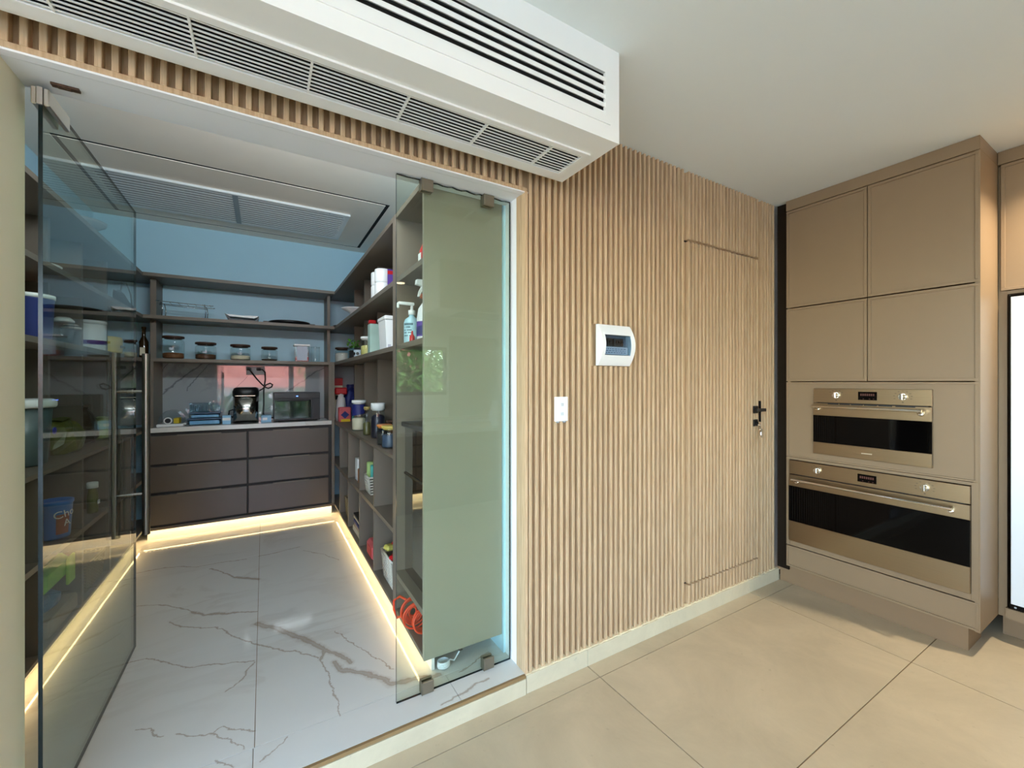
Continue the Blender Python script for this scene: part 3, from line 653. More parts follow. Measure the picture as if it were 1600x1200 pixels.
boxo('panel_gap_shade', GAP_SHADE, pc, ax0, ax1, ay0, ay1, PZ+.0045, PZ+.010)  # black sheet that colours the panel gap as shaded
cv = thing('ceiling_vent', 'white slatted air vent on the pantry ceiling panel', 'vent', (-.3, 4.35, PZ))
vx0, vx1, vy0, vy1 = -1.08, .672, 3.97, 4.715
bm = B(); f = .042; z0, z1 = PZ-.022, PZ-.002
bx(bm, vx0, vx1, vy0, vy0+f*.6, z0, z1, .004); bx(bm, vx0, vx1, vy1-f, vy1, z0+.008, z1, .003); bx(bm, vx0, vx0+f, vy0+f*.6, vy1-f, z0, z1, .003); bx(bm, vx1-f, vx1, vy0+f*.6, vy1-f, z0+.004, z1, .003)
obj('frame', bm, ABS, cv)
boxo('centre_bar', GREYP, cv, -.217, -.179, vy0+.02, vy1-f, z0-.001, z1)
n = 13; st = (vy1-f-vy0-.026)/n
for i in range(n):
    y = vy0+.026+(i+.5)*st; bm = B()
    for a, b_ in ((vx0+f, -.218), (-.178, vx1-f)):
        prism(bm, [(y-.013, z0+.006), (y-.013, z0+.003), (y+.013, z0+.001), (y+.013, z0+.004)], 'x', a, b_)
    obj('blade', bm, ABS, cv)
boxo('vent_gap_shade', pm('vent_shade_grey', (60, 60, 62), .8), cv, vx0+f, vx1-f, vy0+f*.6, vy1-f, PZ-.006, PZ-.0025)  # dark sheet added so the spaces between blades read as shade
for x in (-.95, .50):
    bm = B(); cyl(bm, (x, vy0+.012, z0-.004), (x, vy0+.012, z0+.004), .008, seg=10); obj('latch', bm, CHROME, cv)

# ------------------------------------------------------------------ pantry shelving
XR, XL, YF = .635, -.891, 4.68
ZT0, ZT1 = 2.386, 2.415; Z20, Z21 = 2.022, 2.051; Z10, Z11 = 1.649, 1.678; ZC0, ZC1 = 1.028, 1.050; ZM0, ZM1 = .603, .632; ZB0, ZB1 = .180, .200
E0 = 1.862
sr = thing('shelving_unit', 'open taupe shelving along the right side of the pantry, behind fixed glass panel', 'shelving', (.85, 3.3, ZF))
SH = TAUPE_S
boxo('end_panel', pm('end_panel_lightened', (152, 147, 131), .3, var=.02), sr, XR, PX1-.002, E0, E0+.022, ZB0, ZT1, bev=.001)  # colour lightened to carry kitchen light reflected on this panel
boxo('post', SH, sr, XR, PX1-.002, 2.345, 2.403, ZB0, ZT1, bev=.001)
for z0, z1, ya, yb in ((ZT0, ZT1, E0+.022, PY1-.002), (Z20, Z21, E0+.022, PY1-.002), (Z10, Z11, E0+.022, PY1-.002), (ZC0, ZC1, 2.403, PY1-.002), (ZM0, ZM1, 2.403, PY1-.002), (ZB0, ZB1, E0+.022, PY1-.002), (.380, .409, E0+.022, 2.345)):
    if ya < 2.345 < yb:
        bm = B(); bx(bm, XR+.001, PX1-.003, ya, 2.345, z0, z1, .001); bx(bm, XR+.001, PX1-.003, 2.403, yb, z0, z1, .001)
    else:
        bm = B(); bx(bm, XR+.001, PX1-.003, ya, yb, z0, z1, .001)
    obj('shelf', bm, SH, sr)
for y0, y1 in ((2.888, 2.916), (3.378, 3.406), (3.882, 3.910), (4.358, 4.386)):
    for z0, z1, xf in ((ZB1, ZM0, XR+.003), (ZM1, ZC0, XR+.003), (ZC1, Z10, .775), (Z11, Z20, .775), (Z21, ZT0, .775)):
        boxo('divider', SH, sr, xf, PX1-.003, y0, y1, z0, z1)
boxo('back_panel', SH, sr, PX1-.010, PX1-.002, E0+.022, PY1-.003, ZB1, ZC0)
boxo('toe_kick', WHITE, sr, XR+.055, XR+.07, E0+.05, YF+.06, ZF, ZB0)
# back run, upper shelves
sbk = thing('shelving_unit', 'taupe wall shelves with glass jars at the far end of the pantry', 'shelving', (-.13, 4.9, 1.65))
for z0, z1 in ((ZT0, ZT1), (Z20, Z21), (Z10, Z11)): boxo('shelf', SH, sbk, XL+.001, XR-.001, YF, PY1-.002, z0, z1, bev=.001)
for x0, x1 in ((-.862, -.820), (.578, .606)):
    for z0, z1 in ((ZC1+.025, Z10), (Z11, Z20), (Z21, ZT0)):
        boxo('divider', SH, sbk, x0, x1, (YF+.005 if z0 < 1.2 else 4.80), PY1-.013, z0, z1)
boxo('post', SH, sbk, .606, XR-.001, YF, YF+.03, ZB0+.03, Z10, bev=.001)
boxo('post', SH, sbk, XL+.001, -.862, YF, YF+.03, ZB0+.03, Z10, bev=.001)
# drawer cabinet and worktop
dc = thing('drawer_cabinet', 'taupe cabinet of six wide drawers below the marble worktop', 'cabinet', (-.13, 4.85, ZF))
bm = B(); bx(bm, -.86, .604, YF+.022, PY1-.02, .205, 1.030); obj('carcass', bm, GRIP, dc)
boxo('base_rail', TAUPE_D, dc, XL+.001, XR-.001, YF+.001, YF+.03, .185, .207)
boxo('toe_kick', WHITE, dc, XL+.02, XR-.02, YF+.07, YF+.085, ZF, .185)
for x0, x1 in ((-.858, -.139), (-.123, .575)):
    for z0, z1 in ((.756, 1.000), (.510, .733), (.228, .484)):
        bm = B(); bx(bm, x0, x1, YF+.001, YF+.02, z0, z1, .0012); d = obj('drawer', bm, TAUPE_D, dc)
        boxo('grip', TAUPE_S, d, x0+.20, x0+.52, YF-.003, YF+.006, z1-.004, z1+.006)
wt = boxo('worktop', MARBLE_T, None, -.861, .605, YF-.006, PY1-.013, 1.031, 1.072, bev=.002, at=(-.13, 4.85, 1.031))
tag(wt, 'white marble worktop with brown veins on the drawer cabinet', 'worktop')
# left run
slf = thing('shelving_unit', 'open taupe shelving along the left side, seen through the open glass door', 'shelving', (-1.1, 3.3, ZF))
for z0, z1 in ((ZT0, ZT1), (Z20, Z21), (Z10, Z11), (ZC0, ZC1), (ZM0, ZM1), (ZB0, ZB1)): boxo('shelf', SH, slf, PX0+.003, XL-.001, E0+.022, PY1-.003, z0, z1, bev=.001)
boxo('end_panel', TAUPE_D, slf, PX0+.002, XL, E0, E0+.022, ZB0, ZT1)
for y0 in (2.285, 2.795, 3.308, 3.806, 4.312):
    for z0, z1, xf in ((ZB1, ZM0, XL-.003), (ZM1, ZC0, XL-.003), (ZC1, Z10, -1.03), (Z11, Z20, -1.03), (Z21, ZT0, -1.03)):
        boxo('divider', SH, slf, PX0+.003, xf, y0, y0+.029, z0, z1)
boxo('back_panel', SH, slf, PX0+.002, PX0+.010, E0+.022, PY1-.003, ZB1, ZC0)
boxo('toe_kick', WHITE, slf, XL-.07, XL-.055, E0+.05, YF+.06, ZF, ZB0)
# warm LED strips under the base units
def led(label, p0, p1, rotz, length, size_e):
    o = thing('light_strip', label, 'light strip', ((p0[0]+p1[0])/2, (p0[1]+p1[1])/2, ZB0-.004), 'warm light strips under the pantry units')
    p0 = Vector(p0); p1 = Vector(p1); n = int(length/.028); d = (p1-p0)/n; u = d.normalized()
    bm = B(); w = Vector((-u.y, u.x, 0))*.005
    q = [p0+w, p1+w, p1-w, p0-w]; lo = [bm.verts.new((v.x, v.y, v.z-.002)) for v in q]; hi = [bm.verts.new((v.x, v.y, v.z)) for v in q]
    bm.faces.new(lo); bm.faces.new(hi)
    for i in range(4): bm.faces.new((lo[i], lo[(i+1) % 4], hi[(i+1) % 4], hi[i]))
    obj('tape', bm, ABS, o)
    bm = B()
    for i in range(n):
        c = p0+d*(i+.5); bx(bm, c.x-.004, c.x+.004, c.y-.004, c.y+.004, c.z-.0045, c.z-.0022)
    e = obj('led', bm, LEDM, o); e['kind'] = 'stuff'
    l = bpy.data.lights.new('strip_lamp', 'AREA'); l.shape = 'RECTANGLE'; l.size = length; l.size_y = .008; l.energy = size_e; l.color = (1, .70, .32)
    lo = bpy.data.objects.new('lamp', l); C.objects.link(lo); lo.parent = o; lo.location = (0, 0, -.006); lo.rotation_euler = (0, 0, rotz)
led('warm light strip under the right-hand shelving', (XR+.020, E0+.06, ZB0-.001), (XR+.020, YF, ZB0-.001), PI/2, YF-E0-.06, 1.9)
led('warm light strip under the left-hand shelving', (XL-.020, E0+.06, ZB0-.001), (XL-.020, YF, ZB0-.001), PI/2, YF-E0-.06, 1.9)
led('warm light strip under the drawer cabinet', (XL, YF+.045, .185), (XR, YF+.045, .185), 0, XR-XL, 1.6)
# ------------------------------------------------------------------ pantry goods
def jar(label, x, y, z, r, h, content, fill, lid=LIDW, lid_h=.022, lid_r=1.0, shoulder=.86, name='glass_jar', group=None, sticker=False):
    o = thing(name, label, 'jar', (x, y, z), group)
    bm = B(); b = h-lid_h
    lathe(bm, [(r*.94, 0), (r, .008), (r, b*.80), (r*.97, b*.88), (r*shoulder, b*.94), (r*shoulder, b)], (x, y, z), 28, True, False); obj('glass_body', bm, JARG, o)
    if content:
        bm = B(); lathe(bm, [(r*.90, .006), (r*.95, .012), (r*.95, b*fill*.92), (r*.7, b*fill), (r*.3, b*fill*1.04)], (x, y, z), 24); obj('contents', bm, content, o)
    bm = B(); lathe(bm, [(r*shoulder*.9, b-.006), (r*shoulder*.9, b+.002), (r*lid_r, b+.003), (r*lid_r, b+lid_h-.003), (r*lid_r-.003, b+lid_h)], (x, y, z), 28); obj('lid', bm, lid, o)
    if sticker:
        bm = B(); bx(bm, x-.016, x+.016, y-r-.0015, y-r+.012, z+b*.42, z+b*.52); obj('sticker', bm, LABELP, o)
    return o
def part_box(name, mat, par, *b, bev=.002): return boxo(name, mat, par, *b, bev=bev)
Z1, Z2, ZC, ZM, ZB, ZW = 1.6785, 2.0515, 1.0505, .6325, .2005, 1.0725
jar('large glass jar half full of brown nuts with dark wooden lid', -.698, 4.78, Z1, .080, .203, NUTS, .30, sticker=True)
jar('medium glass jar of dried fruit with dark wooden lid, beside the largest jar', -.462, 4.78, Z1, .081, .158, DRIED, .36, sticker=True)
jar('medium glass jar of pale grain with dark wooden lid on far shelf', -.193, 4.78, Z1, .082, .150, RICE, .36, sticker=True)
jar('smallest wooden-lidded glass jar with a thin layer of dark seeds', .049, 4.78, Z1, .070, .138, SEEDS, .16)
jar('glass jar of white flour with dark lid in the far right corner', .735, 4.84, Z1, .074, .165, FLOUR, .75)
o = thing('storage_box', 'clear lidded storage box with white label and pinkish contents on far shelf', 'container', (.335, 4.80, Z1))
bm = B(); bx(bm, .27, .40, 4.74, 4.86, Z1, Z1+.158, .004); obj('body', bm, PLASTG, o)
part_box('lid', ABS, o, .262, .408, 4.732, 4.868, Z1+.158, Z1+.176); part_box('contents', PINK, o, .276, .394, 4.746, 4.854, Z1+.004, Z1+.05)
part_box('label', LABELP, o, .289, .382, 4.7365, 4.7395, Z1+.012, Z1+.155, bev=0)
o = thing('drinking_glass', 'tall clear glass beside the labelled storage box', 'glass', (.462, 4.80, Z1)); bm = B(); lathe(bm, [(.040, 0), (.043, .01), (.043, .150)], (.462, 4.80, Z1), 24, True, False); obj('bowl', bm, JARG, o)
bm = B(); lathe(bm, [(.0435, .148), (.046, .150), (.046, .158), (.043, .159)], (.462, 4.80, Z1), 24); obj('lid', bm, JARG, o)
# upper shelf
o = thing('wire_rack', 'silver wire cooling rack standing on the upper far shelf', 'rack', (-.60, 4.80, Z2))
bm = B()
for y in (4.73, 4.88): tube(bm, [(-.812, y, Z2+.134), (-.78, y, Z2+.130), (-.43, y, Z2+.118), (-.40, y, Z2+.120)], .0035, 6)
for x in (-.78, -.72, -.66, -.60, -.54, -.48, -.43): tube(bm, [(x, 4.73, Z2+.128), (x, 4.88, Z2+.128)], .002, 5)
tube(bm, [(-.79, 4.73, Z2+.10), (-.44, 4.73, Z2+.085)], .003, 6); obj('grid', bm, SILVER, o)
for x in (-.765, -.455):
    for y in (4.73, 4.88):
        bm = B(); tube(bm, [(x-.012, y, Z2+.128), (x, y, Z2+.07), (x-.006, y, Z2+.003)], .0035, 6); obj('leg', bm, SILVER, o)
o = thing('oven_dish', 'dark shallow dish with white interior rim on the upper far shelf', 'dish', (-.18, 4.80, Z2))
bm = B(); prism(bm, [(-.315, Z2+.062), (-.30, Z2+.030), (-.275, Z2), (-.05, Z2), (-.040, Z2+.050), (-.045, Z2+.052), (-.06, Z2+.012), (-.26, Z2+.012), (-.30, Z2+.05)], 'y', 4.71, 4.88); obj('body', bm, BLACK, o)
bm = B(); prism(bm, [(-.305, Z2+.056), (-.275, Z2+.036), (-.08, Z2+.030), (-.045, Z2+.049), (-.05, Z2+.055), (-.18, Z2+.050)], 'y', 4.712, 4.878); obj('rim', bm, ABS, o)
o = thing('round_tray', 'wide black round tray lying on the upper far shelf', 'tray', (.232, 4.88, Z2))
bm = B(); lathe(bm, [(.10, 0), (.165, .002), (.185, .018), (.188, .034), (.180, .036), (.16, .014), (.06, .012)], (.232, 4.875, Z2), 40); obj('pan', bm, BLACK, o)
bm = B(); bx(bm, .415, .468, 4.855, 4.895, Z2+.012, Z2+.028, .004); bx(bm, -.004, .046, 4.855, 4.895, Z2+.018, Z2+.032, .004); obj('handle', bm, BLACK, o)
o = thing('shallow_bowl', 'dark shallow bowl in the corner between far and right upper shelves', 'bowl', (.775, 4.92, Z2)); bm = B(); lathe(bm, [(.05, 0), (.10, .018), (.125, .036), (.118, .036), (.06, .012)], (.775, 4.92, Z2), 32); obj('body', bm, BLACK, o)
# worktop
o = thing('cheese_board', 'white serving board under a half-round clear cover with a dark knob', 'serving board', (-.735, 4.86, ZW))
bm = B(); bx(bm, -.815, -.625, 4.76, 4.97, ZW, ZW+.022, .004); bx(bm, -.625, -.608, 4.80, 4.93, ZW+.010, ZW+.0215, .004); obj('board', bm, ABS, o)
bm = B(); n = 16; pts = [(-.720+.090*math.cos(PI*i/n), ZW+.023+.122*math.sin(PI*i/n)) for i in range(n+1)]; prism(bm, pts, 'y', 4.78, 4.95); obj('cover', bm, PLASTG, o)
bm = B(); cyl(bm, (-.735, 4.768, ZW+.052), (-.735, 4.78, ZW+.052), .030, seg=20); obj('knob_ring', bm, ABS, o); bm = B(); cyl(bm, (-.735, 4.764, ZW+.052), (-.735, 4.769, ZW+.052), .021, seg=20); obj('knob', bm, BLACK, o)
part_box('crackers', YELLOW, o, -.700, -.660, 4.80, 4.92, ZW+.024, ZW+.07)
for i, (x0, x1, z0, z1, y0, y1, lb) in enumerate(((-.60, -.345, ZW, ZW+.062, 4.78, 4.98, 'flat blue-tinted glass container, bottom of the stack on the worktop'), (-.59, -.35, ZW+.0625, ZW+.115, 4.79, 4.97, 'blue-tinted glass container in the middle of the worktop stack'), (-.585, -.445, ZW+.1155, ZW+.205, 4.80, 4.95, 'ribbed clear glass container on top of the worktop stack'), (-.435, -.355, ZW+.1155, ZW+.20, 4.80, 4.95, 'small square glass container beside ribbed one on top of the stack'))):
    o = thing('glass_container', lb, 'container', ((x0+x1)/2, (y0+y1)/2, z0))
    bm = B(); bx(bm, x0, x1, y0, y1, z0, z1-.012, .008); obj('body', bm, BLUEG, o); part_box('lid', BLUEG if i > 1 else pm('navy_lid%d' % i, (74, 98, 124), .3), o, x0-.004, x1+.004, y0-.004, y1+.004, z1-.0118, z1, bev=.003)
    if i == 2:
        bm = B(); xx = x0+.01
        while xx < x1-.01: bx(bm, xx, xx+.006, y0-.003, y0+.002, z0+.012, z1-.02); xx += .016
        obj('rib', bm, BLUEG, o)
    if i < 2: part_box('contents', LBLUE, o, x0+.015, x1-.015, y0+.015, y1-.015, z0+.006, z1-.022)
o = thing('card_box', 'pale blue small carton standing left of the steel appliance', 'carton', (-.30, 4.84, ZW)); part_box('body', LBLUE, o, -.335, -.268, 4.765, 4.832, ZW, ZW+.082); part_box('print', ABS, o, -.333, -.27, 4.7635, 4.766, ZW+.035, ZW+.06, bev=0)
o = thing('card_box', 'pale blue low carton between steel appliance and toaster oven', 'carton', (.02, 4.84, ZW)); part_box('body', LBLUE, o, -.022, .066, 4.81, 4.90, ZW, ZW+.068); part_box('print', ABS, o, -.01, .03, 4.8085, 4.811, ZW+.02, ZW+.045, bev=0)
o = thing('bread_maker', 'stainless steel upright appliance with black lid on the marble worktop', 'appliance', (-.150, 4.85, ZW))
bm = B(); n = 32
def oval(z, a, b_): return [(-.150+a*math.copysign(abs(math.cos(2*PI*i/n))**.75, math.cos(2*PI*i/n)), 4.855+b_*math.copysign(abs(math.sin(2*PI*i/n))**.75, math.sin(2*PI*i/n)), z) for i in range(n)]
def loft(bm, rings):
    R_ = [[bm.verts.new(p) for p in r] for r in rings]
    for a, b_ in zip(R_[:-1], R_[1:]):
        for i in range(n): bm.faces.new((a[i], a[(i+1) % n], b_[(i+1) % n], b_[i])).smooth = True
    bm.faces.new(list(reversed(R_[0]))); bm.faces.new(R_[-1])
loft(bm, [oval(ZW+.012, .104, .105), oval(ZW+.26, .108, .110)]); obj('steel_body', bm, pm('polished_steel', (190, 190, 186), .16, 1, var=.03), o)
bm = B(); loft(bm, [oval(ZW, .106, .107), oval(ZW+.0118, .106, .107)]); obj('base', bm, BLACK, o)
bm = B(); loft(bm, [oval(ZW+.2605, .110, .112), oval(ZW+.305, .111, .113), oval(ZW+.335, .100, .102), oval(ZW+.345, .085, .088)]); obj('lid', bm, BLACK, o)
bm = B(); bx(bm, -.235, -.07, 4.742, 4.75, ZW+.262, ZW+.270, .002); obj('trim_band', bm, CHROME, o)
bm = B(); tube(bm, [(-.255, 4.85, ZW+.13), (-.285, 4.85, ZW+.12), (-.290, 4.85, ZW+.08), (-.255, 4.85, ZW+.055)], .007, 8); obj('handle', bm, BLACK, o)
o = thing('toaster_oven', 'black toaster oven with glass door and blue light on the worktop', 'toaster oven', (.295, 4.88, ZW))
bm = B(); x0, x1, y0, y1, z0, z1 = .085, .505, 4.77, 5.05, ZW+.012, ZW+.292
bx(bm, x0, x1, y0+.012, y1, z0, z1, .006); obj('housing', bm, BLACK, o)
bm = B(); bx(bm, x0, x1, y0, y0+.012, z1-.062, z1, .003); cp = obj('control_strip', bm, BLACK, o); bm = B(); bx(bm, .285, .30, y0-.001, y0+.001, z1-.042, z1-.034); obj('status_light', bm, BLUELED, cp)
bm = B(); cx0, cx1 = x0+.008, x1-.085
bx(bm, x0, cx1+.008, y0, y0+.012, z0, z0+.018); bx(bm, x0, cx1+.008, y0, y0+.012, z1-.078, z1-.063); bx(bm, x0, cx0, y0, y0+.012, z0+.018, z1-.078); bx(bm, cx1, cx1+.008, y0, y0+.012, z0+.018, z1-.078); dr = obj('door', bm, BLACK, o)
bm = B(); bx(bm, cx0, cx1, y0+.003, y0+.006, z0+.018, z1-.078); obj('glass', bm, pm('oven_glass', (8, 7, 6), .06, spec=.7), dr)
bm = B(); cyl(bm, (cx0+.02, y0-.022, z1-.082), (cx1-.02, y0-.022, z1-.082), .006, seg=10); bx(bm, cx0+.02, cx0+.03, y0-.022, y0, z1-.086, z1-.078); bx(bm, cx1-.03, cx1-.02, y0-.022, y0, z1-.086, z1-.078); obj('handle', bm, BLACK, dr)
bm = B(); bx(bm, cx1+.01, x1, y0, y0+.012, z0, z1-.063, .002); bx(bm, cx1+.024, cx1+.030, y0-.004, y0, z0+.03, z0+.15); obj('side_panel', bm, BLACK, o)
for x in (x0+.03, x1-.03):
    for y in (y0+.04, y1-.04):
        bm = B(); cyl(bm, (x, y, ZW), (x, y, z0), .012, seg=10); obj('foot', bm, BLACK, o)
so = thing('wall_socket', 'white wall socket with two black plugs on the marble splashback', 'socket', (-.085, PY1-.0125, 1.585))
part_box('plate', pm('socket_white', (196, 206, 212), .4), so, -.155, .010, PY1-.022, PY1-.0125, 1.545, 1.632)
for lb, px_, pts in (('black power cord looped from the socket down to the toaster oven', -.045, [(-.045, 5.035, 1.600), (-.01, 5.025, 1.598), (.012, 5.02, 1.57), (.014, 5.0, 1.50), (.006, 4.98, 1.44), (0, 4.97, 1.38), (.0, 4.95, 1.24), (-.004, 4.93, 1.15), (.012, 4.92, 1.115), (.04, 4.92, 1.105), (.083, 4.92, 1.107)]),
                     ('black power cord hanging from the socket to the steel appliance', -.128, [(-.128, 5.035, 1.602), (-.10, 5.01, 1.56), (-.06, 4.97, 1.50), (-.015, 4.945, 1.445), (.01, 4.935, 1.42), (.04, 4.93, 1.405), (.07, 4.925, 1.42), (.078, 4.92, 1.445), (.055, 4.915, 1.458), (.02, 4.91, 1.44), (-.01, 4.92, 1.40), (-.028, 4.925, 1.392), (-.035, 4.915, 1.385)])):
    c = thing('power_cord', lb, 'cord', pts[0], None)
    bm = B(); tube(bm, pts, .007, 8); obj('cable', bm, BLACK, c); bm = B(); bx(bm, px_-.02, px_+.02, 5.03, PY1-.0225, 1.588, 1.616, .004); obj('plug', bm, BLACK, c)
# right run -------------------------------------------------------
o = thing('toilet_paper', 'white multi-pack of toilet rolls with red and purple wrapper on upper right shelf', 'toilet paper', (.76, 2.98, Z2))
for i, (x, y) in enumerate(((.715, 2.975), (.715, 3.085), (.82, 2.975), (.82, 3.085))):
    bm = B(); lathe(bm, [(.018, .001), (.050, .001), (.054, .01), (.054, .10), (.050, .108), (.018, .108)], (x, y, Z2), 20, False, False); obj('roll', bm, ABS, o)
    bm = B(); lathe(bm, [(.018, .109), (.050, .109), (.054, .118), (.054, .195), (.050, .203), (.018, .203)], (x, y, Z2), 20, False, False); obj('roll', bm, ABS, o)
bm = B(); bx(bm, .735, .81, 2.9172, 2.9205, Z2+.09, Z2+.20); wr = obj('wrapper', bm, PURPLE, o); bm = B(); bx(bm, .735, .81, 2.9165, 2.9171, Z2+.165, Z2+.19); obj('wrapper_band', bm, RED, o)
bm = B(); bx(bm, .811, .83, 2.9172, 2.9205, Z2+.09, Z2+.20); obj('wrapper_side', bm, RED, wr)
o = thing('footed_bowl', 'small white footed bowl on upper right shelf', 'bowl', (.74, 4.13, Z2)); bm = B(); lathe(bm, [(.04, 0), (.036, .012), (.03, .04), (.06, .075), (.115, .10), (.122, .108), (.115, .108), (.05, .085)], (.74, 4.13, Z2), 32); obj('body', bm, ABS, o)
def trigger(label, x, y, z, body, capm, h, labm, labm2, w=.05):
    o = thing('spray_bottle', label, 'spray bottle', (x, y, z))
    bm = B(); b = h*.62
    lathe(bm, [(w*.94, 0), (w, .01), (w, b*.55), (w*.86, b*.78), (w*.42, b*.95), (w*.34, b)], (x, y, z), 24); obj('body', bm, body, o)
    bm = B(); lathe(bm, [(w*.44, b), (w*.44, b+.030), (w*.36, b+.034)], (x, y, z), 16); obj('collar', bm, capm, o)
    bm = B(); zz = z+b+.034
    prism(bm, [(x+w*.5, zz), (x+w*.55, zz+h*.14), (x+w*.1, zz+h*.20), (x-w*1.1, zz+h*.19), (x-w*1.15, zz+h*.12), (x-w*.5, zz+h*.10), (x-w*.4, zz)], 'y', y-.014, y+.014)
    prism(bm, [(x-w*.6, zz+h*.10), (x-w*.85, zz+h*.02), (x-w*.95, zz-h*.06), (x-w*.8, zz-h*.06), (x-w*.6, zz+h*.02), (x-w*.4, zz+h*.09)], 'y', y-.008, y+.008)
    obj('trigger', bm, ABS if capm is RED else capm, o)
    if labm:
        bm = B(); m = 14
        for k in range(m):
            a0 = PI*.75+(k)*PI/m*1.0; a1 = a0+PI/m
            vs = [(x+(w+.001)*math.cos(a), y+(w+.001)*math.sin(a), z+q) for a, q in ((a0, b*.10), (a1, b*.10), (a1, b*.46), (a0, b*.46))]
            bm.faces.new([bm.verts.new(v) for v in vs])
        lb = obj('label', bm, labm, o)
        bm = B()
        for k in range(3, 10):
            a0 = PI*.75+(k)*PI/m; a1 = a0+PI/m
            vs = [(x+(w+.002)*math.cos(a), y+(w+.002)*math.sin(a), z+q) for a, q in ((a0, b*.14), (a1, b*.14), (a1, b*(.30+.01*k)), (a0, b*(.29+.01*k)))]
            bm.faces.new([bm.verts.new(v) for v in vs])
        obj('label_print', bm, labm2, lb)
    return o
trigger('white and purple trigger spray bottle with red collar on shelf behind fixed glass', .715, 2.045, Z1, pm('lilac_bottle', (226, 226, 232), .3, var=.02), RED, .335, PURPLE, NAVY, .052)
trigger('clear spray bottle with orange top behind the purple-labelled one', .80, 2.235, Z1, PLASTG, pm('orange_top', (214, 120, 84), .4), .30, None, None, .05)
o = thing('pump_bottle', 'clear blue gel pump bottle with printed label on shelf behind fixed glass', 'pump bottle', (.70, 2.255, Z1))
bm = B(); lathe(bm, [(.040, 0), (.043, .008), (.043, .115), (.036, .135), (.016, .150), (.015, .160)], (.70, 2.255, Z1), 24); obj('body', bm, LIQ, o)
bm = B(); lathe(bm, [(.019, .160), (.019, .185), (.008, .187), (.007, .215)], (.70, 2.255, Z1), 16); bx(bm, .625, .712, 2.245, 2.265, Z1+.212, Z1+.228, .003); bx(bm, .618, .63, 2.249, 2.261, Z1+.192, Z1+.222, .003); obj('pump', bm, ABS, o)
bm = B()
for i, q in enumerate((.100, .086, .070, .056, .040)):
    for k in range(2 if i else 1):
        a0 = PI*1.05; m = 7 if i else 8
        for j in range(m):
            if i and (j*7+i*3) % 5 == 0: continue
            t0 = a0+j*.16; t1 = t0+.12
            vs = [(.70+.0436*math.cos(a), 2.255+.0436*math.sin(a), Z1+z_) for a, z_ in ((t0, q), (t1, q), (t1, q+(.011 if i == 0 else .006)), (t0, q+(.011 if i == 0 else .006)))]
            bm.faces.new([bm.verts.new(v) for v in vs])
obj('label_print', bm, pm('dark_teal_ink', (40, 80, 96), .6), o)
o = thing('glue_bottle', 'tiny red bottle in front of pump bottle on the same shelf', 'bottle', (.665, 2.135, Z1)); bm = B(); lathe(bm, [(.013, 0), (.014, .004), (.014, .028), (.006, .040), (.004, .058)], (.665, 2.135, Z1), 14); obj('body', bm, RED, o)
o = thing('squeeze_bottle', 'red bottle with white label on upper shelf behind fixed glass', 'bottle', (.72, 2.07, Z2))
bm = B(); lathe(bm, [(.034, 0), (.036, .01), (.036, .09), (.020, .13), (.010, .165)], (.72, 2.07, Z2), 20); obj('body', bm, RED, o); part_box('label', ABS, o, .70, .74, 2.032, 2.036, Z2+.02, Z2+.075, bev=0); part_box('label', ABS, o, .682, .6845, 2.05, 2.09, Z2+.02, Z2+.075, bev=0)
o = thing('plastic_tub', 'large white plastic storage tub with clip lid on right middle shelf', 'tub', (.80, 2.72, Z1))
bm = B(); prism(bm, [(.665, Z1), (.935, Z1), (.945, Z1+.185), (.655, Z1+.185)], 'y', 2.66, 2.84); obj('body', bm, ABS, o); part_box('lid', ABS, o, .650, .950, 2.652, 2.848, Z1+.1855, Z1+.212, bev=.006)
part_box('clip', GREYP, o, .80, .84, 2.645, 2.6595, Z1+.13, Z1+.195); part_box('print', pm('pale_print', (190, 190, 204), .6), o, .672, .69, 2.657, 2.6595, Z1+.006, Z1+.03, bev=0)
o = thing('drink_carton', 'pale green carton with red cap behind the large white tub', 'carton', (.73, 3.30, Z1)); part_box('body', pm('mint_card', (176, 206, 196), .6, var=.2), o, .69, .775, 3.26, 3.34, Z1, Z1+.235); bm = B(); bx(bm, .685, .735, 3.255, 3.30, Z1+.2355, Z1+.262, .004); obj('cap', bm, RED, o)
jar('glass jar of yellowish grain with white lid on right middle shelf', .705, 3.44, Z1, .047, .150, pm('yellow_grain', (206, 196, 120), .8, var=.2, scale=120), .62, ABS, .02, 1.02, .95)
o = thing('pepper_mill', 'dark bottle with white cap behind the white-lidded jar', 'bottle', (.80, 3.66, Z1)); bm = B(); lathe(bm, [(.04, 0), (.042, .01), (.042, .14), (.02, .19), (.018, .225)], (.80, 3.66, Z1), 20); obj('body', bm, pm('dark_glass', (26, 40, 30), .15), o); bm = B(); lathe(bm, [(.022, .226), (.022, .262)], (.80, 3.66, Z1), 16); obj('cap', bm, ABS, o)
o = thing('potted_herb', 'small green leafy herb in a glass pot on right middle shelf', 'plant', (.70, 3.98, Z1))
bm = B(); bx(bm, .655, .745, 3.93, 4.03, Z1, Z1+.10, .008); obj('pot', bm, BLUEG, o); part_box('soil', pm('soil', (40, 32, 28), .9), o, .66, .74, 3.935, 4.025, Z1+.005, Z1+.075)
bm = B()
for i in range(46):
    a = rnd.random()*2*PI; r = .055*math.sqrt(rnd.random()); c = Vector((.70+r*math.cos(a), 3.98+r*math.sin(a), Z1+.10+rnd.random()*.075)); u = Vector((rnd.uniform(-1, 1), rnd.uniform(-1, 1), rnd.uniform(.1, .8))).normalized()*.020; v = u.cross(Vector((0, 0, 1))).normalized()*.010
    bm.faces.new([bm.verts.new(p) for p in (c-u, c+v, c+u, c-v)])
f_ = obj('foliage', bm, LEAF, o); f_['kind'] = 'stuff'
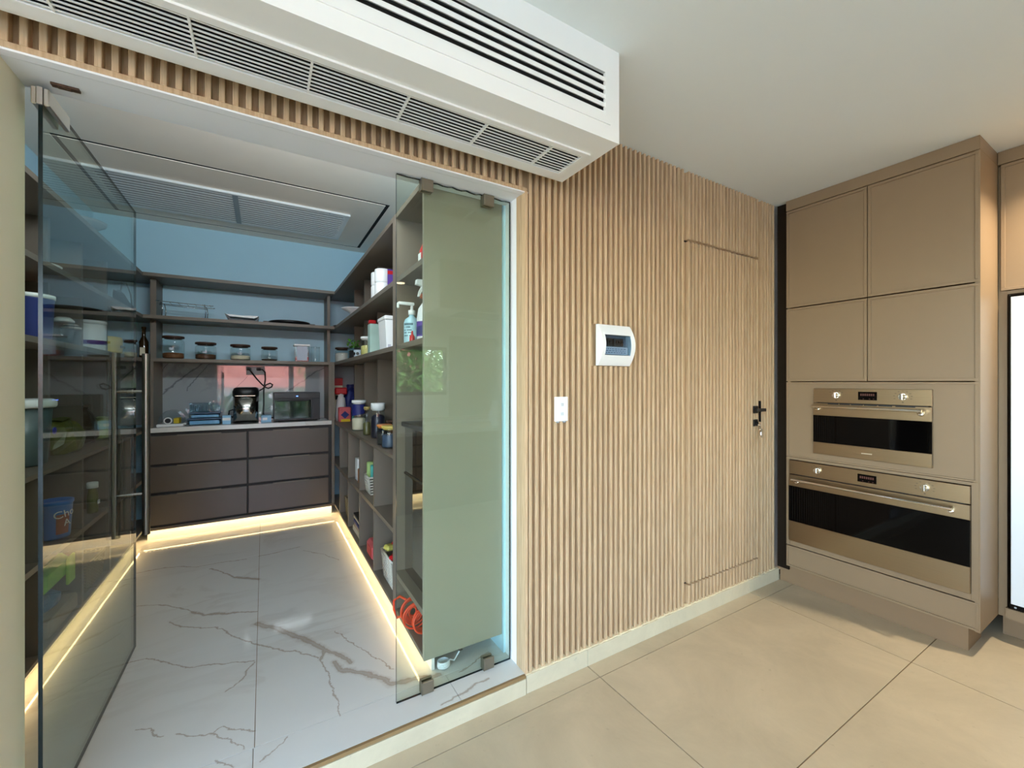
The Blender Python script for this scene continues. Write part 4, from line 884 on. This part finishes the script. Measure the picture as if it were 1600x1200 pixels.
o = thing('mug', 'white patterned mug with dark dots beside the potted herb', 'mug', (.69, 3.70, Z1)); bm = B(); lathe(bm, [(.036, 0), (.038, .005), (.040, .062), (.036, .062), (.034, .01)], (.69, 3.70, Z1), 24); obj('body', bm, pm('pale_blue_mug', (186, 200, 210), .4, var=.02), o)
bm = B()
for a in (PI*1.12, PI*1.38): cyl(bm, (.69+.0375*math.cos(a), 3.70+.0375*math.sin(a), Z1+.03), (.69+.0415*math.cos(a), 3.70+.0415*math.sin(a), Z1+.03), .013, seg=14)
obj('dot', bm, BLACK, o)
# counter shelf
o = thing('snack_tube', 'tall red and white carton in far right corner above counter shelf', 'carton', (.70, 5.0, ZC)); part_box('body', CREAM, o, .655, .755, 4.96, 5.05, ZC, ZC+.46); part_box('top_band', RED, o, .654, .756, 4.959, 5.051, ZC+.38, ZC+.462)
for z in (.29, .225): part_box('print', BLACK, o, .68, .73, 4.957, 4.9605, ZC+z, ZC+z+.045, bev=0)
def bag(name, label, x, y, z, rx, ry, h, mat, seed, cat='bag', extra=None):
    o = thing(name, label, cat, (x, y, z)); r = random.Random(seed)
    bm = B(); prof = [(.80, 0), (1.0, .12), (1.02, .35), (.95, .6), (.72, .82), (.45, .93), (.55, 1.0)]
    rings = []
    for k, (f, q) in enumerate(prof):
        rings.append([bm.verts.new((x+rx*f*math.cos(2*PI*i/14)*(1+r.uniform(-.13, .13)), y+ry*f*math.sin(2*PI*i/14)*(1+r.uniform(-.13, .13)), z+h*(q+(r.uniform(-.05, .05) if k else 0)))) for i in range(14)])
    for a, b_ in zip(rings[:-1], rings[1:]):
        for i in range(14): bm.faces.new((a[i], a[(i+1) % 14], b_[(i+1) % 14], b_[i]))
    bm.faces.new(list(reversed(rings[0]))); bm.faces.new(rings[-1]); obj('body', bm, mat, o)
    if extra: extra(o, x, y, z)
    return o
def dia(o, x, y, z):
    bm = B(); prism(bm, [(x-.042, z+.075), (x, z+.115), (x+.042, z+.075), (x, z+.035)], 'y', y-.0655, y-.060); obj('diamond_print', bm, NAVY, o)
    part_box('lower_print', YELLOW, o, x-.04, x+.05, y-.0655, y-.060, z+.004, z+.03, bev=0)
o = thing('snack_pack', 'pink and yellow packet with a blue diamond on the counter shelf', 'packet', (.735, 4.73, ZC)); part_box('body', PINK, o, .675, .795, 4.67, 4.75, ZC, ZC+.155, bev=.008); dia(o, .735, 4.735, ZC)
bag('snack_bag', 'white crumpled bag with red top standing behind the diamond packet', .72, 4.85, ZC, .055, .05, .29, pm('white_red_bag', (220, 216, 214), .4, var=.1, scale=20), 3, extra=lambda o, x, y, z: part_box('red_top', RED, o, x-.062, x+.062, y-.03, y+.03, z+.285, z+.36, bev=.012))
bag('dark_bag', 'tall navy plastic bag at the back of the counter shelf', .83, 4.93, ZC, .07, .06, .38, NAVY, 4)
bag('dark_bag', 'black plastic bag beside the teal packet on the counter shelf', .90, 4.74, ZC, .07, .06, .33, BLACK, 5)
bag('snack_bag', 'teal foil packet with red base on the counter shelf', .835, 4.60, ZC, .045, .035, .205, TEAL, 6, extra=lambda o, x, y, z: part_box('base_print', RED, o, x-.02, x+.04, y-.042, y-.034, z+.006, z+.03, bev=0))
jar('tall clear canister of cream flour with navy label and white lid', .715, 3.82, ZC, .058, .262, CREAM, .46, ABS, .028, 1.03, .97, 'canister')
bm = B(); m = 20; cx, cy = .715, 3.82
for k in range(m):
    a0 = PI*.85+k*PI*.9/m; a1 = a0+PI*.9/m
    lo = lambda a: ZC+.12+.02*math.sin(a)*0+(.03*(a-PI*.85)/PI)
    bm.faces.new([bm.verts.new(v) for v in ((cx+.0592*math.cos(a0), cy+.0592*math.sin(a0), lo(a0)), (cx+.0592*math.cos(a1), cy+.0592*math.sin(a1), lo(a1)), (cx+.0592*math.cos(a1), cy+.0592*math.sin(a1), ZC+.226), (cx+.0592*math.cos(a0), cy+.0592*math.sin(a0), ZC+.226))])
can = [q for q in bpy.data.objects if q.name.startswith('canister')][0]
obj('label', bm, NAVY, can)
jar('tall glass canister of dark beans with double white lid', .74, 3.22, ZC, .050, .262, pm('dark_beans', (34, 32, 48), .5, var=.5, scale=60), .8, ABS, .05, 1.03, .97, 'canister')
jar('slim glass bottle jar between the two tall canisters', .70, 3.42, ZC, .030, .225, pm('olive_oil', (96, 92, 52), .3), .5, pm('gold_lid', (170, 150, 90), .4), .02, .8, .7, 'glass_bottle')
for lb, x, y, r, h, c, l in (('small glass jar with orange lid at the front of counter shelf', .700, 2.86, .050, .135, pm('spice_dark', (48, 44, 40), .7, var=.5, scale=60), pm('orange_lid', (206, 130, 70), .4)), ('small glass jar with yellow lid in front of the dark board', .700, 2.70, .056, .140, pm('spice_blue', (60, 74, 92), .5, var=.4, scale=40), pm('yellow_lid', (196, 176, 90), .4)), ('amber glass jar behind the small lidded jars', .80, 2.98, .055, .150, pm('amber', (120, 70, 30), .3, var=.3), LIDW)):
    jar(lb, x, y, ZC, r, h, c, .7, l, .018, 1.0, .9)
o = thing('red_tin', 'tall red tin beside the thick shelving post', 'tin', (.74, 2.52, ZC)); bm = B(); lathe(bm, [(.045, 0), (.046, .004), (.046, .168), (.042, .172)], (.72, 2.53, ZC), 24); obj('body', bm, RED, o); bm = B(); lathe(bm, [(.047, .1725), (.047, .186), (.04, .188)], (.72, 2.53, ZC), 24); obj('lid', bm, RED, o)
jar('wide glass jar with dark wooden lid behind the red tin', .86, 2.72, ZC, .085, .215, pm('dark_contents', (50, 40, 34), .7, var=.4, scale=50), .6)
# cubby goods
o = thing('folded_cloth', 'small folded white cloth in upper far cubby', 'cloth', (.80, 4.15, ZM)); part_box('fold', ABS, o, .70, .86, 4.02, 4.10, ZM, ZM+.075, bev=.01); part_box('fold', GREYP, o, .70, .86, 4.025, 4.095, ZM+.0755, ZM+.125, bev=.012)
o = thing('milk_carton', 'white and blue printed carton in the second cubby from the far end', 'carton', (.72, 3.77, ZM)); part_box('body', ABS, o, .68, .79, 3.70, 3.80, ZM, ZM+.185); part_box('print', NAVY, o, .70, .765, 3.6985, 3.7005, ZM+.10, ZM+.14, bev=0); part_box('print', BLUE, o, .70, .77, 3.6985, 3.7005, ZM+.05, ZM+.08, bev=0)
o = thing('biscuit_pack', 'brown packet standing in front of the blue printed carton', 'packet', (.70, 3.62, ZM)); part_box('body', BROWNB, o, .67, .75, 3.57, 3.64, ZM, ZM+.12, bev=.006)
def basket(label, x0, x1, y0, y1, z, h, mat, liner, nv=7, nh=6):
    o = thing('wicker_basket', label, 'basket', ((x0+x1)/2, (y0+y1)/2, z)); t = .012
    bm = B(); ins = .014
    def P(u, v, side):
        f = ins*(1-v)
        X0, X1, Y0, Y1 = x0+f, x1-f, y0+f, y1-f
        return {0: (X0, Y0+(Y1-Y0)*u), 1: (X1, Y0+(Y1-Y0)*u), 2: (X0+(X1-X0)*u, Y0), 3: (X0+(X1-X0)*u, Y1)}[side]
    for s in range(4):
        for i in range(nv+1):
            a = P(i/nv, 0, s); b_ = P(i/nv, 1, s); tube(bm, [(a[0], a[1], z+.003), (b_[0], b_[1], z+h)], .0052, 5)
        for k in range(nh+1):
            v = k/nh; a = P(0, v, s); b_ = P(1, v, s); tube(bm, [(a[0], a[1], z+.006+(h-.006)*v), (b_[0], b_[1], z+.006+(h-.006)*v)], .0075 if k == nh else .0058, 5)
    w = obj('weave', bm, mat, o); w['kind'] = 'stuff'
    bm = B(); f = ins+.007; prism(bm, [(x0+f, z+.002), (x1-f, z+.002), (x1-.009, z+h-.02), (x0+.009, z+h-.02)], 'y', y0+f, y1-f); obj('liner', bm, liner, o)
    return o
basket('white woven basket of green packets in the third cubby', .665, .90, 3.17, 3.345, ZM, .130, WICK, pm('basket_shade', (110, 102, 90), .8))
for i, (x, y, m, hh) in enumerate(((.70, 3.29, pm('lime_pack', (176, 206, 130), .5), .20), (.715, 3.23, TEAL, .185), (.76, 3.26, GREEN, .19), (.745, 3.20, pm('mint_pack', (196, 226, 214), .5), .17))):
    o = thing('snack_pack', ['lime green packet upright in the woven basket', 'teal packet upright in the woven basket', 'dark green packet at the back of the woven basket', 'pale mint packet at the front of the woven basket'][i], 'packet', (x, y, ZM+.112)); part_box('body', m, o, x-.026, x+.026, y-.020, y+.020, ZM+.112, ZM+hh+.03, bev=.006)
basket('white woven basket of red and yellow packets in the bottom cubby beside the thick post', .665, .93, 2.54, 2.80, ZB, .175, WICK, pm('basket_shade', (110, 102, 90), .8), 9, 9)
for i in range(7):
    m = (RED, pm('lemon_pack', (206, 196, 96), .5, var=.3, scale=30))[i in (1, 3, 4, 6)]
    x = .70+.05*(i % 4); y = 2.58+.07*(i//2); zz = ZB+.186+.012*(i % 3)
    o = thing('snack_pack', ['crumpled red packet at the front of the bottom basket', 'yellow packet lying at the front of the bottom basket', 'red packet leaning in the middle of the bottom basket', 'yellow packet in the middle of the bottom basket', 'yellow packet toward the back of the bottom basket', 'red packet at the back left of the bottom basket', 'yellow packet at the back right of the bottom basket'][i], 'packet', (x, y, zz))
    bm = B(); bx(bm, -.035, .035, -.028, .028, -.012, .022, .010); bmesh.ops.rotate(bm, cent=(0, 0, 0), matrix=Matrix.Rotation(rnd.uniform(-.5, .5), 3, 'Y') @ Matrix.Rotation(rnd.uniform(-1, 1), 3, 'Z'), verts=bm.verts); obj('body', bm, m, o, local=True)
o = thing('snack_pack', 'red and pink bag of snacks in the second bottom cubby', 'packet', (.72, 3.08, ZB)); part_box('body', PINK, o, .655, .79, 3.02, 3.22, ZB, ZB+.115, bev=.02); part_box('print', RED, o, .652, .7, 3.05, 3.17, ZB+.02, ZB+.09, bev=.003)
bag('dark_bag', 'round black bag beside the red snack bag in the bottom cubby', .90, 3.12, ZB, .085, .07, .20, BLACK, 8)
for i, (m, z0, z1) in enumerate(((CREAM, 0, .04), (pm('rose_card', (200, 170, 150), .6), .0405, .075), (NAVY, .0755, .10), (CREAM, .1005, .13), (BLACK, .1305, .15))):
    o = thing('flat_packet', ['cream packet at the bottom of the cubby pile', 'rose packet second from bottom of the cubby pile', 'navy packet in the middle of the cubby pile', 'cream packet second from top of the cubby pile', 'black packet on top of the cubby pile'][i], 'packet', (.74, 3.62, ZB+z0)); part_box('body', m, o, .66+.008*(i % 2), .83-.01*i, 3.48+.01*i, 3.80-.02*(i % 3), ZB+z0, ZB+z1, bev=.004)
basket('tan woven basket with black rim in the farthest bottom cubby', .665, .90, 4.02, 4.24, ZB, .18, WICKB, BLACK, 6, 6)
o = thing('storage_crate', 'dark blue plastic crate in the corner behind the drawer cabinet', 'crate', (.80, 4.75, ZB)); part_box('body', pm('deep_blue', (26, 60, 110), .5), o, .70, .98, 4.50, 4.64, ZB, ZB+.36, bev=.006); part_box('rim', BLUE, o, .69, .99, 4.49, 4.65, ZB+.3605, ZB+.38)
# end bay: coiled cord, clear bottle and tall dark appliance
o = thing('extension_cord', 'coiled orange extension cord on the bottom shelf behind fixed glass', 'cord', (.70, 2.09, ZB))
r = random.Random(3)
for k in range(13):
    R_ = (.062, .054, .046, .038, .029, .020)[k % 6] if k < 9 else .048
    cx, cy, cz = (.668, 2.08+.009*k, ZB+.078) if k < 9 else (.690, 2.035+.012*(k-9), ZB+.058)
    cx += r.uniform(-.006, .006); cz += r.uniform(-.004, .006); ty = r.uniform(-.25, .25)
    bm = B(); tube(bm, [(cx+R_*math.cos(a), cy+R_*ty*math.sin(a), max(ZB+.008, cz+R_*math.sin(a)*1.05)) for a in [2*PI*i/28 for i in range(28)]], .0052, 6, True); obj('loop', bm, ORANGE, o)
bm = B(); tube(bm, [(.66, 2.16, ZB+.03), (.640, 2.22, ZB+.02), (.624, 2.27, ZB-.012), (.618, 2.315, ZB+.015), (.622, 2.33, ZB+.055), (.648, 2.30, ZB+.085), (.67, 2.22, ZB+.09)], .0065, 7); obj('loose_end', bm, ORANGE, o)
bag('clear_bag', 'crumpled clear plastic bag behind the orange cord', .88, 2.25, ZB, .075, .06, .165, pm('white_film', (206, 216, 216), .25, var=.15, scale=30, bump=1, bscale=40), 9)
ap = thing('drinks_fridge', 'tall dark mirror-fronted appliance in the shelving bay behind fixed glass', 'appliance', (.86, 2.11, .409))
part_box('body', BLACK, ap, .69, 1.03, 1.90, 2.33, .4095, 1.222); part_box('top', BLACK, ap, .665, 1.03, 1.895, 2.338, 1.2225, 1.248, bev=.004)
bm = B(); bx(bm, .684, .6895, 1.902, 2.328, .413, .955); d = obj('lower_door', bm, APPL, ap); bm = B(); bx(bm, .684, .6895, 1.902, 2.328, .967, 1.218); obj('upper_door', bm, APPL, ap)
part_box('seam', BLACK, ap, .678, .6895, 1.902, 2.328, .9555, .9665, bev=0); part_box('badge', LABELP, ap, .6825, .6838, 1.93, 1.955, 1.12, 1.20, bev=0)
c = thing('white_cable', 'short coil of white cable on the marble floor below the end panel', 'cord', (.748, 1.90, ZF))
bm = B(); pts = []
for i in range(60): a = i*.42; pts.append((.748+.028*math.cos(a), 1.905+.026*math.sin(a), ZF+.006+i*.0005))
tube(bm, pts+[(.80, 1.90, ZF+.02), (.83, 1.905, ZF+.05), (.835, 1.915, ZF+.088)], .004, 6); obj('cable', bm, ABS, c); bm = B(); bx(bm, .825, .845, 1.895, 1.915, ZF+.055, ZF+.085, .003); obj('plug', bm, BLACK, c)
# left run -------------------------------------------------------
BKX, BKY = -.975, 3.20
o = thing('blue_bucket', 'blue round bucket with white lettering on the left shelf behind the glass door', 'bucket', (BKX, BKY, ZM))
bm = B(); lathe(bm, [(.062, 0), (.064, .01), (.074, .180), (.078, .183), (.078, .198), (.071, .198), (.068, .18)], (BKX, BKY, ZM), 32); obj('body', bm, pm('bucket_blue', (60, 128, 214), .35), o)
bm = B()
def arc(q0, q1, z0, z1, off=.0015, m=10):
    for k in range(m):
        a0 = q0+(q1-q0)*k/m; a1 = q0+(q1-q0)*(k+1)/m
        R_ = lambda z: .0645+(z-ZM)*.056+off
        bm.faces.new([bm.verts.new((BKX+R_(z)*math.cos(a), BKY+R_(z)*math.sin(a), z)) for a, z in ((a0, z0), (a1, z0), (a1, z1), (a0, z1))])
arc(-1.15, -.35, ZM+.025, ZM+.13); obj('brown_print', bm, pm('choc_print', (150, 80, 60), .5), o)
def text_on(par, txt, size, cx, cy, R_, ang, z, tilt, mat):
    cu = bpy.data.curves.new('t', 'FONT'); cu.body = txt; cu.size = size; cu.align_x = 'CENTER'; t = bpy.data.objects.new('t', cu); C.objects.link(t)
    bpy.context.view_layer.update(); me = bpy.data.meshes.new_from_object(t.evaluated_get(bpy.context.evaluated_depsgraph_get())); bpy.data.objects.remove(t)
    bm = B(); bm.from_mesh(me); bmesh.ops.solidify(bm, geom=bm.faces, thickness=.0006)
    ct, st_ = math.cos(tilt), math.sin(tilt)
    for v in bm.verts:
        x_, y_ = v.co.x*ct-v.co.y*st_, v.co.x*st_+v.co.y*ct
        a = ang+x_/R_; rr = R_+.003+v.co.z; v.co = Vector((cx+rr*math.cos(a), cy+rr*math.sin(a), z+y_))
    return obj('lettering', bm, mat, par)
text_on(o, 'Cho', .055, BKX, BKY, .0735, -.62, ZM+.115, .15, ABS); text_on(o, 'A', .050, BKX, BKY, .0715, -.50, ZM+.068, .15, ABS)
o = thing('squeeze_bottle', 'slim bottle with white cap on left shelf beyond the blue bucket', 'bottle', (-.945, 3.68, ZM)); bm = B(); lathe(bm, [(.026, 0), (.028, .006), (.028, .11), (.02, .15), (.016, .158)], (-.945, 3.68, ZM), 20); obj('body', bm, OLIVE, o); bm = B(); lathe(bm, [(.028, .1585), (.028, .192), (.024, .195)], (-.945, 3.68, ZM), 20); obj('cap', bm, ABS, o); part_box('label', ABS, o, -.9165, -.912, 3.66, 3.69, ZM+.055, ZM+.08, bev=0)
o = thing('green_bag', 'bright green bag filling the bottom of left shelving behind the door', 'bag', (-1.02, 3.13, ZB)); part_box('body', GREEN, o, -1.15, -.93, 2.95, 3.29, ZB+.19, ZB+.325, bev=.03); part_box('fold', pm('lime_fold', (170, 214, 60), .5), o, -.929, -.915, 3.20, 3.29, ZB+.16, ZB+.31, bev=.004)
o = thing('storage_tray', 'brown plastic tray holding the blue bag in bottom left cubby', 'tray', (-1.02, 3.13, ZB)); part_box('body', pm('taupe_tray', (150, 132, 108), .6), o, -1.17, -.905, 2.93, 3.295, ZB, ZB+.085, bev=.01)
bag('blue_bag', 'crumpled dark blue bag in the bottom left cubby below the green bag', -1.02, 3.12, ZB+.0865, .085, .13, .088, TEALBAG, 11)
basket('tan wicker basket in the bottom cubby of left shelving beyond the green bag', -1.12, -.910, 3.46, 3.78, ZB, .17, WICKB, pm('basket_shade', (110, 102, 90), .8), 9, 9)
o = thing('paint_tub', 'tall white tub with purple band on the left middle shelf behind the glass door', 'tub', (-1.07, 4.08, Z1)); bm = B(); lathe(bm, [(.090, 0), (.094, .01), (.094, .19), (.092, .20)], (-1.07, 4.08, Z1), 28); obj('body', bm, ABS, o); bm = B(); lathe(bm, [(.097, .2005), (.098, .222), (.09, .226)], (-1.07, 4.08, Z1), 28); obj('lid', bm, ABS, o); bm = B(); lathe(bm, [(.0955, .055), (.0955, .085)], (-1.07, 4.08, Z1), 28, False, False); obj('band', bm, PURPLE, o)
o = thing('yellow_pack', 'bright yellow packet beside the tall white tub on left middle shelf', 'packet', (-1.06, 4.40, Z1)); bm = B(); lathe(bm, [(.085, 0), (.090, .01), (.092, .10), (.086, .125), (.05, .132)], (-1.06, 4.455, Z1+.02), 20); obj('body', bm, YELLOW, o); part_box('base', ABS, o, -1.14, -.98, 4.375, 4.535, Z1, Z1+.0195); part_box('print', pm('olive_print', (120, 104, 20), .5), o, -.970, -.966, 4.395, 4.515, Z1+.06, Z1+.08, bev=0)
o = thing('spice_box', 'small white box behind the yellow packet on left middle shelf', 'carton', (-1.2, 4.55, Z1)); part_box('body', ABS, o, -1.22, -1.14, 4.56, 4.66, Z1, Z1+.20); part_box('print', BLACK, o, -1.139, -1.1385, 4.57, 4.65, Z1+.10, Z1+.12, bev=0)
jar('glass jar with dark lid at the far end of left middle shelf', -1.03, 4.86, Z1, .07, .165, RICE, .4)
o = thing('oil_bottle', 'dark tall glass bottle in the far left corner of the shelves', 'bottle', (-.94, 4.90, Z1)); bm = B(); lathe(bm, [(.032, 0), (.034, .008), (.034, .15), (.014, .20), (.013, .265), (.016, .267), (.016, .285)], (-.924, 4.90, Z1), 20); obj('body', bm, pm('amber_glass', (52, 36, 16), .12), o); part_box('label', CREAM, o, -.944, -.909, 4.863, 4.867, Z1+.03, Z1+.10, bev=0)
o = thing('biscuit_tin', 'red tin with cream oval on left middle shelf near the hinge', 'tin', (-1.05, 3.08, Z1)); part_box('body', RED, o, -1.16, -.985, 3.03, 3.175, Z1, Z1+.165, bev=.004); bm = B(); cyl(bm, (-.9855, 3.10, Z1+.105), (-.983, 3.10, Z1+.105), .045, seg=24); obj('oval', bm, CREAM, o)
o = thing('blue_bucket', 'small blue tub at the near end of left middle shelf', 'bucket', (-1.02, 2.86, Z1)); bm = B(); lathe(bm, [(.075, 0), (.078, .01), (.085, .19), (.087, .195)], (-.975, 2.925, Z1), 24); obj('body', bm, pm('ultramarine', (40, 54, 120), .4), o); bm = B(); lathe(bm, [(.089, .1955), (.089, .215)], (-.975, 2.925, Z1), 24); obj('lid', bm, ABS, o)
for i, (lb, y) in enumerate((('stacked clear plastic cups on left middle shelf', 3.62), ('clear plastic beaker beside the stacked cups', 3.735))):
    o = thing('plastic_cup', lb, 'cup', (-1.06, y, Z1)); bm = B(); lathe(bm, [(.038, 0), (.045, .10), (.047, .15), (.048, .16-.03*i)], (-1.06, y, Z1), 20, True, False); obj('body', bm, PLASTG, o); bm = B(); lathe(bm, [(.049, .161-.03*i), (.049, .17-.03*i), (.03, .19-.03*i)], (-1.06, y, Z1), 20); obj('lid', bm, ABS, o)
o = thing('fruit_stand', 'silver leaf-shaped serving dish with tall handle on left upper shelf', 'serving dish', (-.955, 4.50, Z2)); bm = B()
for i in range(9):
    t0, t1 = i/9, (i+1)/9
    def ls(t): return (4.22+.55*t, .058*math.sin(PI*min(1, t+.06))+.004, .075-.07*math.sin(PI*t*.9)+(.03 if t < .12 else 0))
    (ya, wa, za), (yb, wb_, zb) = ls(t0), ls(t1)
    vs = [(-.955-wa, ya, Z2+za+.012), (-.955, ya, Z2+za), (-.955+wa, ya, Z2+za+.012)], [(-.955-wb_, yb, Z2+zb+.012), (-.955, yb, Z2+zb), (-.955+wb_, yb, Z2+zb+.012)]
    for j in range(2): bm.faces.new([bm.verts.new(p) for p in (vs[0][j], vs[0][j+1], vs[1][j+1], vs[1][j])])
obj('dish', bm, pm('silver_dish', (200, 206, 208), .2, 1), o); bm = B(); tube(bm, [(-.955, 4.30, Z2+.075), (-.955, 4.38, Z2+.19), (-.955, 4.50, Z2+.215), (-.955, 4.62, Z2+.15), (-.955, 4.66, Z2+.05)], .005, 8); obj('handle', bm, SILVER, o)
bm = B(); lathe(bm, [(.05, 0), (.045, .006), (.014, .010), (.013, .03)], (-.955, 4.52, Z2), 18); obj('foot', bm, SILVER, o)
for i, (y, lb) in enumerate(((3.08, 'oval white platter near the door hinge on left upper shelf'), (3.55, 'oval dark tray lying on the left upper shelf'))):
    o = thing('oval_platter', lb, 'platter', (-1.06, y, Z2)); bm = B(); lathe(bm, [(.08, 0), (.13, .006), (.15, .022), (.145, .024), (.07, .008)], (-1.06, y, Z2), 32); obj('body', bm, (ABS, BLACK)[i], o)
o = thing('plastic_tub', 'clear tub with white lid on left counter shelf beside the door hinge', 'tub', (-1.05, 3.06, ZC)); bm = B(); lathe(bm, [(.10, 0), (.105, .01), (.125, .29)], (-1.06, 3.05, ZC), 28); obj('body', bm, pm('milky_plastic', (84, 100, 100), .3, var=.1), o); bm = B(); lathe(bm, [(.135, .2905), (.14, .30), (.14, .325), (.125, .334)], (-1.06, 3.05, ZC), 28); obj('lid', bm, ABS, o); bm = B(); cyl(bm, (-.925, 3.04, ZC+.17), (-.92, 3.04, ZC+.17), .018, seg=14); obj('spot', bm, pm('deep_blue_spot', (30, 40, 200), .4), o)
bag('olive_bag', 'olive plastic bag of leaves slumped on left counter shelf', -1.05, 3.52, ZC, .10, .16, .20, OLIVE, 13)
bag('olive_bag', 'dark brown bag behind the olive one on left counter shelf', -1.10, 3.98, ZC, .10, .13, .24, pm('brown_bag', (60, 48, 30), .4, var=.4, scale=20, bump=1, bscale=30), 14)
bag('green_bag', 'pale green vegetable bag at the far side of left counter shelf', -1.02, 4.20, ZC, .07, .10, .16, pm('pale_leaf_bag', (150, 160, 90), .3, var=.4, scale=30, bump=1, bscale=30), 15)
o = thing('red_box', 'small red box in the near bottom cubby of left shelving', 'carton', (-1.04, 2.68, ZB)); part_box('body', RED, o, -1.15, -.94, 2.60, 2.76, ZB, ZB+.10); part_box('stripe', CREAM, o, -.9395, -.937, 2.61, 2.75, ZB+.03, ZB+.045, bev=0)
o = thing('clip_lamp', 'grey round clip lamp on top of the left shelving', 'lamp', (-1.1, 4.05, ZT1)); bm = B(); lathe(bm, [(.03, 0), (.05, .006), (.05, .02), (.012, .026), (.012, .10), (.06, .12), (.13, .165), (.135, .185), (.12, .188)], (-1.1, 4.05, ZT1), 28); obj('head', bm, GREYP, o)
# ------------------------------------------------------------------ added fill light, unseen on the inner lintel, to brighten the pantry
o = thing('fill_light', 'added unseen fill light above the doorway inside the pantry', 'fill light', (.2, 1.855, 2.62))
bm = B(); bx(bm, -.55, .95, 1.8505, 1.875, 2.54, 2.70, .003); obj('housing', bm, ABS, o)
bm = B(); bx(bm, -.53, .93, 1.8755, 1.885, 2.555, 2.685, .003); obj('diffuser', bm, emis('fill_light_diffuser', (.70, .88, 1), 3), o)
l = bpy.data.lights.new('fill_lamp', 'AREA'); l.shape = 'RECTANGLE'; l.size = 1.44; l.size_y = .13; l.energy = FILL_POWER; l.color = (.84, .94, 1); lo = bpy.data.objects.new('lamp', l); C.objects.link(lo); lo.parent = o; lo.location = (0, .034, 0); lo.rotation_euler = (PI/2-.12, 0, 0)
# ------------------------------------------------------------------ what the panes mirror: island, hood, neighbour's roof, garden
il = thing('kitchen_island', 'kitchen island behind the photographer, mirrored in the fixed glass', 'island', (2.0, -1.2, 0))
part_box('body', TAUPE, il, .9, 3.1, -1.55, -.92, .1, .88); part_box('plinth', PLINTH, il, .95, 3.05, -1.5, -.98, 0, .0995); part_box('top', MARBLE_T, il, .85, 3.15, -1.62, -.86, .8805, .92)
sk = thing('sink_counter', 'long counter below the smaller rear window', 'counter', (2.3, -2.3, 0)); part_box('body', TAUPE, sk, 1.2, 3.6, -2.595, -2.02, .1, .88); part_box('plinth', PLINTH, sk, 1.25, 3.55, -2.59, -2.1, 0, .0995); part_box('top', MARBLE_T, sk, 1.18, 3.62, -2.598, -1.98, .8805, .92)
for i in range(4):
    framed('door', 0, 0, 0, 0, 0, sk) if False else None
part_box('splashback', marblemat('marble_warm', None, base=(206, 204, 190), rough=.1, scale=.8, amount=.8, rot=(0, .7, 0), vein_col=(120, 116, 92)), bpy.data.objects['wall_front'], 2.52, 4.29, -2.5985, -2.586, .93, 2.2, bev=0)
hd = thing('range_hood', 'white boxed extractor hood above the island', 'hood', (2.3, -.9, 2.3)); part_box('box', WHITE, hd, 1.6, 3.3, -1.2, -.6, 2.26, 2.779); part_box('filter', GREYP, hd, 1.9, 3.1, -1.1, -.7, 2.252, 2.2595)
jug = thing('white_jug', 'white jug standing on the kitchen island', 'jug', (2.55, -1.1, .92)); bm = B(); lathe(bm, [(.05, 0), (.085, .06), (.09, .13), (.06, .23), (.045, .29), (.055, .31), (.05, .31), (.04, .28)], (2.55, -1.1, .92), 24); obj('body', bm, ABS, jug); bm = B(); tube(bm, [(2.60, -1.1, 1.2), (2.67, -1.1, 1.18), (2.68, -1.1, 1.06), (2.63, -1.1, 1.01)], .01, 8); obj('handle', bm, ABS, jug)
pt = thing('window_plant', 'tall leafy green shrub in the garden outside the smaller rear window', 'shrub', (3.2, -6.2, 0))
bm = B(); r = random.Random(5)
for i in range(3600):
    c = Vector((3.1+r.gauss(0, .75), -6.2+r.gauss(0, .3), 1.5+r.gauss(0, .6))); u = Vector((r.uniform(-1, 1), r.uniform(-1, 1), r.uniform(-.6, 1))).normalized()*.13; v = u.cross(Vector((r.uniform(-1, 1), 0, 1))).normalized()*.04
    bm.faces.new([bm.verts.new(p) for p in (c-u, c+v, c+u, c-v)])
f_ = obj('leaves', bm, pm('bush_leaf', (128, 186, 90), .5, var=.5, scale=3), pt); f_['kind'] = 'stuff'
bm = B(); cyl(bm, (3.2, -6.2, -.06), (3.2, -6.2, 1.4), .05, seg=8); obj('stem', bm, BROWNB, pt)
ho = thing('neighbour_house', 'white neighbouring house with a red tiled roof seen through the rear glazing', 'house', (-.3, -14, 0))
part_box('wall', WHITE, ho, -6, 6, -18, -13, -.05, 1.35); m = pm('roof_tile', (216, 132, 110), .8, var=.4, scale=3)
bm = B()
for k in range(12):
    y0 = -12.4-k*.26; z0 = 1.22+k*.15; prism(bm, [(y0, z0), (y0-.30, z0+.17), (y0-.30, z0+.20), (y0, z0+.05)], 'x', -6.4, 6.4)
rf = obj('roof', bm, m, ho); rf['kind'] = 'stuff'
gd_ = thing('garden_hedge', 'green garden hedge in front of the neighbouring house', 'hedge', (-.3, -9, 0))
bm = B()
for i in range(1600):
    c = Vector((r.uniform(-6, 6), -9+r.gauss(0, .3), r.uniform(0, 1.0)+.15*math.sin(i))); u = Vector((r.uniform(-1, 1), r.uniform(-1, 1), r.uniform(-1, 1))).normalized()*.16; v = u.cross(Vector((.3, 1, .2))).normalized()*.07
    bm.faces.new([bm.verts.new(p) for p in (c-u, c+v, c+u, c-v)])
f_ = obj('leaves', bm, pm('hedge_leaf', (66, 100, 56), .6, var=.5, scale=2), gd_); f_['kind'] = 'stuff'
bm = B(); bx(bm, -30, 30, -40, -4.2, -.3, -.06); struct('ground', 'pale paved terrace outside the rear windows', 'terrace', bm, pm('terrace_stone', (206, 204, 200), .9, var=.1, scale=2))
for o in bpy.data.objects:      # fine print, too small to pick apart
    if o.name.split('.')[0] in ('dial_mark', 'digits', 'writing', 'badge', 'label_print', 'lettering', 'rib', 'vent_slot', 'caulk'): o['kind'] = 'stuff'
